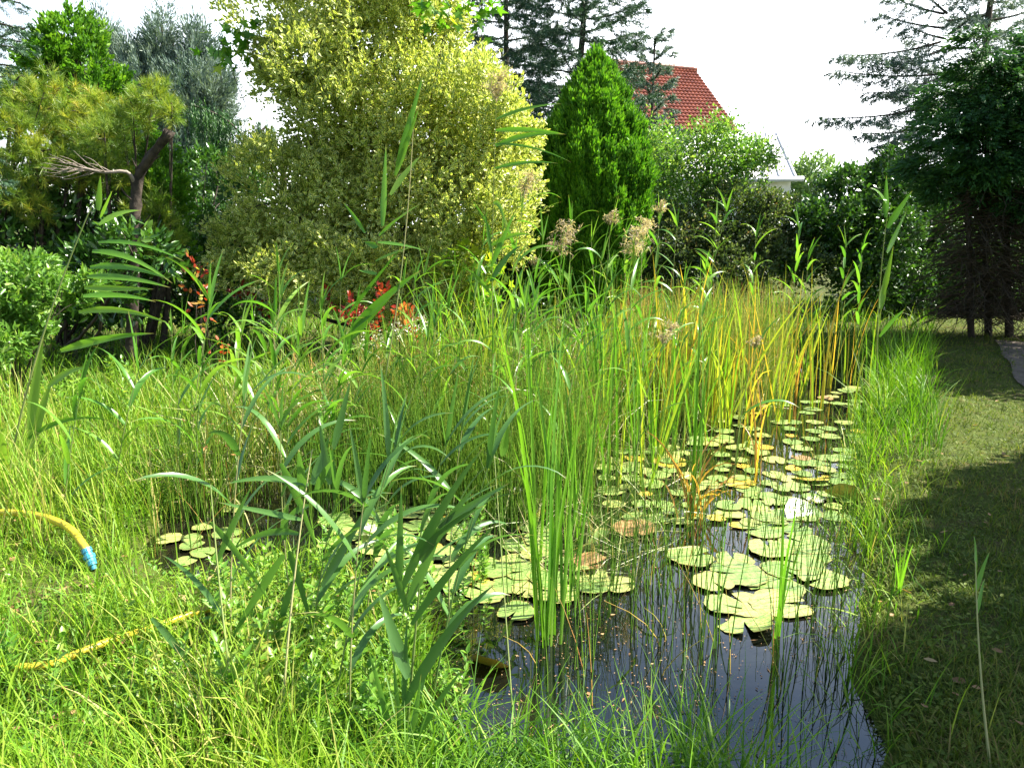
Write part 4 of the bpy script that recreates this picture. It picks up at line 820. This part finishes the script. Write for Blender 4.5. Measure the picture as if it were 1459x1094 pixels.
# blue-grey cypress group behind the cut tree
f = foot(240, 15); o = thing('blue_cypress', 'blue-grey cypress with several feathery tops behind the cut tree', 'tree', f); mb = MB()
BL = [(232, 75, 17, 55, 15, .35), (150, 75, 16, 42, 15.3, .35), (285, 85, 22, 40, 15, .4), (215, 150, 55, 60, 15, .9), (285, 155, 42, 60, 14.8, .8), (190, 105, 26, 45, 15.2, .5), (240, 230, 75, 70, 14.8, 1.), (310, 130, 20, 30, 14.6, .4), (250, 300, 80, 70, 14.8, 1.), (160, 150, 40, 60, 15.3, .6)]
P, D, Ls = lobe_pts(BL, 4600, (.35, 1.08)); plumes(mb, P, D, 34, .34, .022, .5, DIAM, lf=.32); mb.build('crown', M['bluecypress'], o, loc=f); limbs(o, Ls, f, .08, 'bark')
# weeping conifer
f = foot(330, 12); o = thing('weeping_conifer', 'weeping conifer bough hung with drooping tassels beside the variegated shrub', 'tree', f); A, B, mbt = [], [], MB()
for (a, b, c, d) in [(275, 150, 372, 222), (300, 200, 380, 255), (350, 240, 300, 260), (380, 180, 350, 240)]:
    p = smooth([at(a, b, 12), at((a + c) / 2, (b + d) / 2 - 14, 11.9), at(c, d, 12)], 26); mbt.tube(p, np.linspace(.018, .008, 26), 5)
    for q in p:
        for k in range(9): qq = q + rng.normal(0, .08, 3); A.append(qq); B.append(qq + np.array([U(-.04, .04), U(-.05, .05), -U(.25, .6)]))
mbt.tube(smooth([f - [0, 0, .1], at(400, 300, 12.2), at(395, 215, 12), at(372, 222, 12)], 14), np.linspace(.08, .02, 14), 7)
mb = MB(); needles(mb, np.array(A), np.array(B), 26, .05, .014, ang=.6); mb.build('crown', M['darkthuja'], o, loc=f); mbt.build('trunk', M['bark'], o, loc=f)
# golden pine at the left
def pine(label, lobes, fpx, Y, N, mat, nl, nw, per, name='pine_tree', r0=.06, tj=(.1, .85)):
    f = foot(fpx, Y); o = thing(name, label, 'tree', f); mb = MB(); P, D, Ls = lobe_pts(lobes, N, (.45, 1.05)); ax = nrm(D * .8 + [0, 0, .5] + rng.normal(0, .3, P.shape)); base = U(*tj, len(P))
    for i in range(per):
        d = nrm(ax * U(.3, 1.2, (len(P), 1)) + rng.normal(0, .5, P.shape)); q = P + ax * (.10 * (i / per - .5)); scatter(mb, q, d, rng.normal(0, 1, P.shape), nl * U(.7, 1.15, len(P)), nw, NEED, np.clip(base + rng.normal(0, .12, len(P)), 0, 1))
    mb.build('crown', M[mat], o, loc=f); limbs(o, Ls, f, r0 * .6, 'bark', n_sub=4); return o
pine('golden pine with yellow needle tufts at the left side', [(70, 150, 55, 35, 8.2, .4), (25, 190, 55, 40, 8., .4), (125, 185, 40, 30, 8.3, .35), (50, 235, 50, 32, 7.9, .35), (100, 235, 35, 28, 8.1, .3), (5, 275, 50, 32, 7.8, .3), (58, 300, 25, 20, 7.8, .2), (150, 160, 28, 25, 8.4, .3), (20, 130, 40, 25, 8.2, .3)], 10, 8.2, 520, 'pine', .115, .005, 64, tj=(.1, .7))
pine('small green pine tuft tree standing behind the cut trunk', [(218, 140, 34, 26, 7.9, .25), (190, 165, 30, 24, 7.8, .2), (245, 160, 16, 14, 7.8, .15), (150, 205, 45, 32, 8., .3), (165, 245, 40, 30, 8.2, .3), (225, 320, 36, 50, 8.0, .3)], 205, 8.2, 420, 'pine', .10, .0045, 52, tj=(.15, .55), r0=.03)
# bright thuja behind
def thuja(label, lobes, fpx, Y, N, mat, size=.16, w=.06, up=.35, n_=10, r0=.05, name='thuja', trunk=True):
    f = foot(fpx, Y); o = thing(name, label, 'tree', f); mb = MB(); P, D, Ls = lobe_pts(lobes, N, (.65, 1.06), 12); plumes(mb, P, D, n_ * 2, size, w * .55, up, lf=.4); mb.build('crown', M[mat], o, loc=f); limbs(o, Ls, f, r0, 'bark'); return o
thuja('bright green thuja behind the golden pine', [(110, 85, 45, 45, 9.5, .5), (90, 130, 60, 50, 9.5, .6), (140, 130, 35, 45, 9.5, .4), (70, 90, 30, 30, 9.5, .3), (120, 200, 70, 80, 9.5, .6)], 110, 9.5, 1100, 'thuja')
thuja('small bright thuja right behind the cut trunk', [(225, 245, 32, 38, 8.3, .3), (235, 290, 30, 50, 8.3, .3), (225, 340, 45, 60, 8.3, .35)], 228, 8.3, 420, 'thuja', .12, .05)

# the cut tree with its dead branch
YT = 7.6; f = foot(186, YT); o = thing('cut_tree', 'bare cut-off tree trunk leaning with a sawn top', 'tree', f); mb = MB()
mb.tube(smooth([f - [0, 0, .1], at(190, 380, YT), at(193, 300, YT), at(198, 252, YT), at(216, 222, YT - .05), at(242, 188, YT - .1)], 22), np.concatenate([np.linspace(.066, .047, 12), np.linspace(.047, .040, 10)]) * (1 + .10 * np.sin(np.arange(22) * 2.3)), 14, cap=True)
mb.V[-1] = mb.V[-1] + rng.normal(0, .0045, mb.V[-1].shape); mb.V[-1][-14:] += rng.normal(0, .018, (14, 3))
for x, y, a, b in [(196, 290, 172, 268), (192, 330, 214, 306), (206, 232, 228, 222), (191, 360, 168, 338), (200, 246, 188, 226)]:
    mb.tube(smooth([at(x, y, YT), at((x + a) / 2, (y + b) / 2 + 3, YT - .05), at(a, b, YT - .1)], 6), np.linspace(.016, .004, 6), 6)
mb.build('trunk', M['bark'], o, loc=f)
mb = MB(); b0 = at(193, 262, YT); j = at(180, 245, YT - .1); mb.tube(smooth([b0, j, at(150, 246, YT - .15), at(120, 240, YT - .2)], 10), np.linspace(.021, .012, 10), 8)
for (x, y, x2, y2) in [(150, 246, 105, 215), (140, 245, 62, 232), (135, 243, 60, 240), (125, 241, 70, 228), (120, 240, 85, 222), (145, 246, 75, 250), (130, 243, 95, 232), (118, 240, 58, 238), (150, 246, 118, 222), (100, 238, 60, 244), (110, 236, 70, 220), (95, 234, 62, 226), (130, 245, 88, 256), (120, 243, 64, 250), (160, 246, 122, 232), (105, 240, 72, 236), (140, 244, 110, 252)]:
    mb.tube(smooth([at(x, y, YT - .15), at((x + x2) / 2, (y + y2) / 2 + U(-6, 7), YT - .2 + U(-.1, .1)), at(x2, y2, YT - .25 + U(-.2, .2))], 7), np.linspace(.006, .0015, 7), 5)
mb.build('dead_branch', M['greybark'], o, loc=f)

# dark shrubs filling the left background
shrub('laurel_shrub', 'dark glossy large-leaved shrub under the golden pine', 'shrub', [(60, 350, 90, 70, 8.2, .6), (140, 300, 70, 70, 8.6, .6), (130, 380, 90, 70, 8.3, .6), (188, 372, 42, 62, 7.0, .3), (150, 400, 40, 50, 7.0, .3), (20, 320, 60, 80, 8.4, .5), (150, 210, 60, 45, 8.8, .4)], 90, 1500, 7, .10, .045, OVAL, .16, 'dark', .025, sub=12)
shrub('laurel_shrub', 'dark shaded shrub between the cut trunk and the variegated shrub', 'shrub', [(290, 330, 70, 80, 9.6, .7), (240, 400, 80, 70, 9.2, .6), (330, 410, 70, 60, 9.2, .6), (310, 270, 60, 50, 10., .5)], 290, 1500, 7, .075, .035, OVAL, .14, 'dark', .025, sub=12)
shrub('evergreen_shrub', 'dark evergreen hedge mass at the very back left', 'shrub', [(60, 330, 120, 160, 12.5, 1.), (250, 350, 120, 120, 13, 1.), (-80, 300, 120, 200, 12, 1.), (400, 350, 120, 120, 13.5, 1.), (550, 330, 130, 140, 13.5, 1.), (750, 330, 80, 110, 13.5, .8)], 150, 2600, 6, .13, .06, DIAM, .25, 'dark', .05)
shrub('dark_shrub', 'dark leafy shrub in the gap between the variegated shrub and the golden conifer', 'shrub', [(742, 330, 40, 80, 11.6, .5), (765, 385, 55, 55, 11.4, .5), (715, 385, 40, 50, 11.4, .4)], 745, 1100, 6, .08, .045, DIAM, .16, 'dark', .02, core=400)
shrub('light_green_bush', 'rounded light green bush with pointed leaves at the left edge', 'shrub', [(40, 420, 65, 55, 5.9, .45), (85, 430, 35, 45, 5.8, .3), (-20, 440, 60, 70, 5.8, .4), (20, 480, 60, 40, 5.6, .35)], 30, 1500, 7, .058, .024, LANCE, .1, 'light', .012, sub=14)
# loose green shrub by the house, hedges
shrub('loose_shrub', 'loose bright green shrub with thin branches in front of the house', 'shrub', [(945, 235, 36, 50, 13, .5), (1012, 205, 32, 30, 13, .4), (1055, 228, 30, 26, 13, .4), (1082, 222, 18, 20, 13, .3), (975, 285, 50, 45, 13, .5), (1035, 280, 50, 36, 13, .5), (1020, 228, 55, 32, 13, .5), (925, 205, 16, 22, 13, .3), (1100, 228, 12, 10, 13, .2), (1032, 178, 14, 12, 13, .2)], 1000, 2700, 6, .066, .04, DIAM, .24, 'light', .02, shell=(.4, 1.25), up=.7, tj=(.3, 1.))
shrub('dense_hedge', 'olive-brown clipped hedge beneath the loose shrub', 'hedge', [(960, 345, 60, 75, 12.5, .5), (1030, 335, 65, 65, 12.6, .5), (1100, 342, 60, 55, 12.7, .5), (1150, 345, 45, 55, 12.8, .5), (1112, 292, 30, 22, 12.8, .3), (900, 370, 60, 60, 12.4, .5), (1060, 390, 120, 50, 12.2, .4)], 1040, 6500, 7, .055, .036, DIAM, .14, 'hedge', .018, core=1500, sub=14)
shrub('dense_hedge', 'dark green taller hedge between the olive hedge and the dark cypress', 'hedge', [(1180, 320, 50, 60, 12.6, .5), (1230, 300, 60, 60, 12.5, .5), (1285, 290, 60, 60, 12.7, .5), (1220, 370, 90, 70, 12.3, .5), (1300, 370, 70, 70, 12.6, .5), (1265, 250, 30, 28, 12.8, .35)], 1240, 4500, 7, .066, .042, DIAM, .15, 'dark', .018, core=1200, sub=14)
shrub('dense_hedge', 'deep shaded hedge behind the bare trunks of the dark cypress', 'hedge', [(1320, 370, 60, 80, 13.2, .6), (1400, 390, 120, 55, 12.8, .6), (1360, 350, 90, 110, 14.5, .7), (1460, 340, 110, 120, 14.5, .7), (1570, 330, 110, 140, 14.5, .7), (1680, 300, 120, 160, 14, .7)], 1430, 4200, 6, .12, .075, DIAM, .22, 'dark', .03, core=1500)
shrub('distant_tree', 'small pale round tree far beyond the hedge', 'tree', [(1160, 252, 32, 26, 42, 1.4), (1140, 262, 24, 20, 42, 1.2)], 1160, 700, 6, .2, .14, DIAM, .5, 'far', .1)
# dark cypress on the right with bare lower trunks
YR = 10.; f = foot(1395, YR); o = thing('dark_cypress', 'dark green cypress with bare lower trunks beside the shaded lawn', 'tree', f)
CL = [(1402, 85, 42, 38, 10, .5), (1385, 140, 62, 50, 10, .7), (1440, 140, 65, 60, 10, .7), (1375, 200, 60, 50, 10, .7), (1440, 215, 75, 55, 9.9, .8), (1345, 235, 38, 32, 10, .5), (1420, 260, 55, 36, 9.9, .6), (1490, 190, 60, 110, 10, .8), (1470, 270, 50, 40, 9.9, .6), (1370, 255, 45, 30, 9.9, .5)]
P, D, Ls = lobe_pts(CL, 2600, (.5, 1.1), 14); mb = MB(); plumes(mb, P, nrm(D * [1, 1, .3] + [0, 0, -.45]), 26, .22, .026, .12, DIAM, lf=.36); mb.build('crown', M['darkthuja'], o, loc=f)
mb = MB()
for (x0, x1, yt, r) in [(1378, 1384, 120, .045), (1402, 1408, 110, .05), (1432, 1436, 130, .055), (1470, 1465, 150, .05)]:
    b_ = foot(x0, YR + U(-.2, .3)); mb.tube(smooth([b_ - [0, 0, .1], at(x0 + 2, 340, YR), at(x1, yt, YR)], 10), np.linspace(r, r * .4, 10), 8)
mb.build('trunk', M['bark'], o, loc=f)
mb = MB(); n_ = 1500; zc = U(.35, 2.1, n_); tx = f[0] + rng.choice([-.35, -.17, .07, .37, .7], n_); a = U(0, 6.28, n_); L = U(.35, 1.1, n_); A = np.stack([tx, f[1] + U(-.2, .2, n_), zc], -1)
s = np.linspace(0, 1, 5); out = np.stack([np.cos(a), np.sin(a) * .9, 0 * a], -1); pts = A[:, None] + out[:, None] * (L[:, None] * s)[..., None] + np.stack([0 * s, 0 * s, -.5 * s ** 1.6], -1)[None] * L[:, None, None] * U(.2, 1.1, n_)[:, None, None] + rng.normal(0, .02, (n_, 5, 3))
pts[..., 2] = np.maximum(pts[..., 2], .06); mb.tube(pts, np.array([.007, .006, .005, .004, .002]), 3); mb.build('dead_branches', M['deadtwig'], o, loc=f)

# trees standing outside the frame on the right: they throw the shade on the lawn
def shade_tree(label, c, r, N, lobn=8):
    f = np.array([c[0], c[1], .08]); o = thing('garden_tree', label, 'tree', f); P, D = [], []
    Ls = []
    for k in range(lobn):
        cc = np.array(c) + np.clip(rng.normal(0, .4, 3), -.6, .6) * np.array(r); rr_ = np.array(r) * U(.45, .65); d = nrm(rng.normal(0, 1, (N // lobn, 3))); P.append(cc + d * rr_ * U(.5, 1.05, (N // lobn, 1))); D.append(d); Ls.append((cc, rr_))
    mb = MB(); sprigs(mb, np.concatenate(P), np.concatenate(D), 6, .12, .07, DIAM, .22); mb.build('crown', M['dark'], o, loc=f); limbs(o, Ls, f, .06, 'bark')
shade_tree('dark garden tree just outside the view shading the near lawn', (4.4, 2.3, 2.8), (1.2, 1.15, 1.2), 4200)
shade_tree('dark garden tree outside the view shading the lawn edge', (5.75, 4.15, 3.0), (1.2, .85, 1.1), 4000)
shade_tree('dark garden tree outside the view shading the far lawn', (8.0, 8.9, 2.9), (1.5, 1.3, 2.0), 3000)
shade_tree('dark garden tree outside the view beside the far shaded path', (7.4, 7.6, 2.4), (1.1, .8, 1.2), 2400)

# red-leaved creepers and pale flowers at the back edge of the pond
YV = 7.3
shrub('red_creeper', 'scarlet creeper in the shade under the variegated shrub', 'creeper', [(500, 440, 20, 22, YV, .2), (545, 430, 26, 18, YV, .2), (525, 460, 26, 18, YV - .2, .2)], 520, 46, 3, .07, .045, OVAL, .1, 'red', .006, shell=(.2, 1.), tj=(0, .55))
shrub('red_creeper', 'faded salmon-coloured creeper tip beside the scarlet one', 'creeper', [(580, 455, 14, 22, YV - .3, .12), (590, 480, 9, 12, YV - .3, .1)], 585, 34, 4, .065, .045, OVAL, .09, 'red', .005, shell=(.2, 1.), tj=(.6, .85))
shrub('red_creeper', 'creeper with red stems and yellow and red leaves left of the reeds', 'creeper', [(285, 380, 22, 16, 6.4, .15), (280, 420, 14, 26, 6.4, .12), (310, 500, 24, 16, 6.2, .15), (292, 450, 10, 40, 6.3, .1)], 292, 24, 3, .055, .035, OVAL, .09, 'red', .007, shell=(.2, 1.), tj=(.35, 1.), bark='bark')
shrub('red_creeper', 'dark red creeper leaves hanging near the middle of the shade', 'creeper', [(345, 415, 12, 14, 8., .15), (370, 440, 10, 12, 8., .12), (470, 420, 10, 20, 7.6, .1)], 400, 20, 3, .06, .05, OVAL, .09, 'red', .005, shell=(.2, 1.), tj=(0, .3))
f = foot(560, 6.9); o = thing('white_flower_clump', 'clump of tiny white flowers beside the salmon creeper', 'flowers', f); mb, ms = MB(), MB()
P, D, Ls = lobe_pts([(560, 470, 40, 14, 6.9, .25), (600, 462, 26, 14, 6.9, .2), (520, 490, 36, 14, 6.7, .2)], 90, (.2, 1.)); sprigs(mb, P, D, 4, .02, .016, DIAM, .05); mb.build('blossoms', M['white'], o, loc=f)
s = np.linspace(0, 1, 4)[None, :, None]; B = P[::3]; b_ = np.stack([B[:, 0] * .9 + f[0] * .1, B[:, 1], 0 * B[:, 0] + .05], -1); ms.tube(b_[:, None] * (1 - s) + B[:, None] * s, .003, 3, t=.1); ms.build('stem', M['stem'], o, loc=f)

# ------------------------------------------------------------------ the house
M['tile'] = rough_mat('glazed_red_tiles', (.17, .055, .035), (.30, .10, .06), 3, .32, .1, .6, detail=10); M['wall'] = rough_mat('white_render', (.7, .69, .66), (.8, .79, .77), 4, .9, .1); M['slate'] = rough_mat('pale_roof_sheet', (.62, .62, .62), (.75, .75, .75), 2, .6, .05); M['zinc'] = rough_mat('zinc_gutter', (.3, .33, .37), (.42, .45, .5), 3, .4, .05)
A_, B_, C_, D_ = at(840, 88, 27.0), at(990, 101, 28.2), at(1053, 188, 25.6), at(872, 186, 24.4)
f = np.array([(A_[0] + B_[0]) / 2, 30., .1]); ho = thing('house', 'white house with a steep red tiled roof and low white extension', 'house', f)
nu, nv = 30 * 4, 20 * 3; uu = np.linspace(0, 1, nu + 1); vv = np.concatenate([[i / 20, i / 20 + .02 / 20, i / 20 + .97 / 20] for i in range(20)] + [[1.]])
nrm_ = nrm(np.cross(C_ - B_, A_ - B_)[None])[0]; nrm_ = nrm_ * np.sign(nrm_[2])
UU, VV = np.meshgrid(uu, vv); base = (1 - VV)[..., None] * ((1 - UU)[..., None] * A_ + UU[..., None] * B_) + VV[..., None] * ((1 - UU)[..., None] * D_ + UU[..., None] * C_)
row = (VV * 20) % 1; hgt = .045 * np.abs(np.sin(UU * 30 * np.pi)) + .05 * np.where(np.isclose(row, 0, atol=1e-6), .97, row) ; V = base + hgt[..., None] * nrm_
mb = MB(); k = len(uu); ii = (np.arange(len(vv) - 1)[:, None] * k + np.arange(k - 1)[None]).ravel(); mb.V.append(V.reshape(-1, 3)); mb.u.append(np.zeros(V.shape[0] * k)); mb.t.append(np.zeros(V.shape[0] * k)); mb.L.append(np.stack([ii, ii + 1, ii + k + 1, ii + k], 1).ravel()); mb.S.append(np.full(len(ii), 4)); mb.M.append(np.zeros(len(ii), int)); mb.n = V.shape[0] * k
back = np.array([0, 5.5, 0]); bk = [A_ + [0, .05, .02], B_ + [0, .05, .02], C_ + back * 1.6 + [.8, 0, -.1], D_ + back * 1.6 + [.4, 0, -.1]]
mb.raw(bk, [(0, 1, 2, 3)]); mb.raw([p - nrm_ * .12 for p in (A_, B_, C_, D_)], [(0, 1, 2, 3)])
mb.raw([B_ + nrm_ * .03, C_ + nrm_ * .03, C_ - nrm_ * .14, B_ - nrm_ * .14], [(0, 1, 2, 3)]); rf = mb.build('roof', M['tile'], ho, loc=f, smooth=False)
mb = MB(); mb.tube(smooth([A_ + [0, .02, .05], (A_ + B_) / 2 + [0, .02, .05], B_ + [0.05, .02, .05]], 40), .1 + .02 * (np.arange(40) % 2), 8, cap=True); mb.build('ridge_tiles', M['tile'], rf, loc=None)
bpy.data.objects[rf.name].children[0].location = -np.array(f)
mb = MB(); e0, e1 = D_ + [0.1, .35, -.1], C_ + [-.25, .35, -.1]; e2, e3 = bk[2] + [-.25, -.3, 0], bk[3] + [.1, -.3, 0]; rb = B_ + [-.2, .2, -.2]
g_ = [np.array([p[0], p[1], .0]) for p in (e0, e1, e2, e3)]
mb.raw([e0, e1, g_[1], g_[0]], [(0, 1, 2, 3)]); mb.raw([e1, rb, e2, g_[2], g_[1]], [(0, 1, 2, 3, 4)]); mb.raw([e3, e0, g_[0], g_[3]], [(0, 1, 2, 3)]); mb.build('wall', M['wall'], ho, loc=f, smooth=False)
# low extension: pale pitched sheet roof, gutter, white wall
q0, q1, q2, q3 = at(985, 192, 25.2), at(1108, 190, 25.4), at(1136, 252, 22.2), at(950, 256, 22.0)
mb = MB(); n2 = nrm(np.cross(q2 - q1, q0 - q1)[None])[0]; n2 *= np.sign(n2[2]); mb.raw([q0, q1, q2, q3] + [p - n2 * .1 for p in (q0, q1, q2, q3)], [(0, 1, 2, 3), (7, 6, 5, 4), (0, 4, 5, 1), (1, 5, 6, 2), (2, 6, 7, 3), (3, 7, 4, 0)])
er = mb.build('extension_roof', M['slate'], ho, loc=f, smooth=False)
for t in np.linspace(.02, .98, 9):
    a_, b_ = q0 * (1 - t) + q1 * t + n2 * .03, q3 * (1 - t) + q2 * t + n2 * .03; mb = MB(); mb.tube(np.array([a_, (a_ + b_) / 2, b_]), .025, 4); s_ = mb.build('roof_rib', M['zinc'], er); s_.location = -np.array(f)
mb = MB(); mb.tube(np.array([q3 + [-.1, -.08, -.06], (q3 + q2) / 2 + [0, -.08, -.06], q2 + [.15, -.08, -.06]]), .075, 10, cap=True); mb.build('gutter', M['zinc'], ho, loc=f)
mb = MB(); w0, w1 = q3 + [.1, .2, -.12], q2 + [-.1, .2, -.12]; w2 = q1 + [-.1, 0, -.12]; h0 = [np.array([p[0], p[1], 0.]) for p in (w0, w1, w2)]
mb.raw([w0, w1, h0[1], h0[0]], [(0, 1, 2, 3)]); mb.raw([w1, w2, h0[2], h0[1]], [(0, 1, 2, 3)]); mb.build('extension_wall', M['wall'], ho, loc=f, smooth=False)
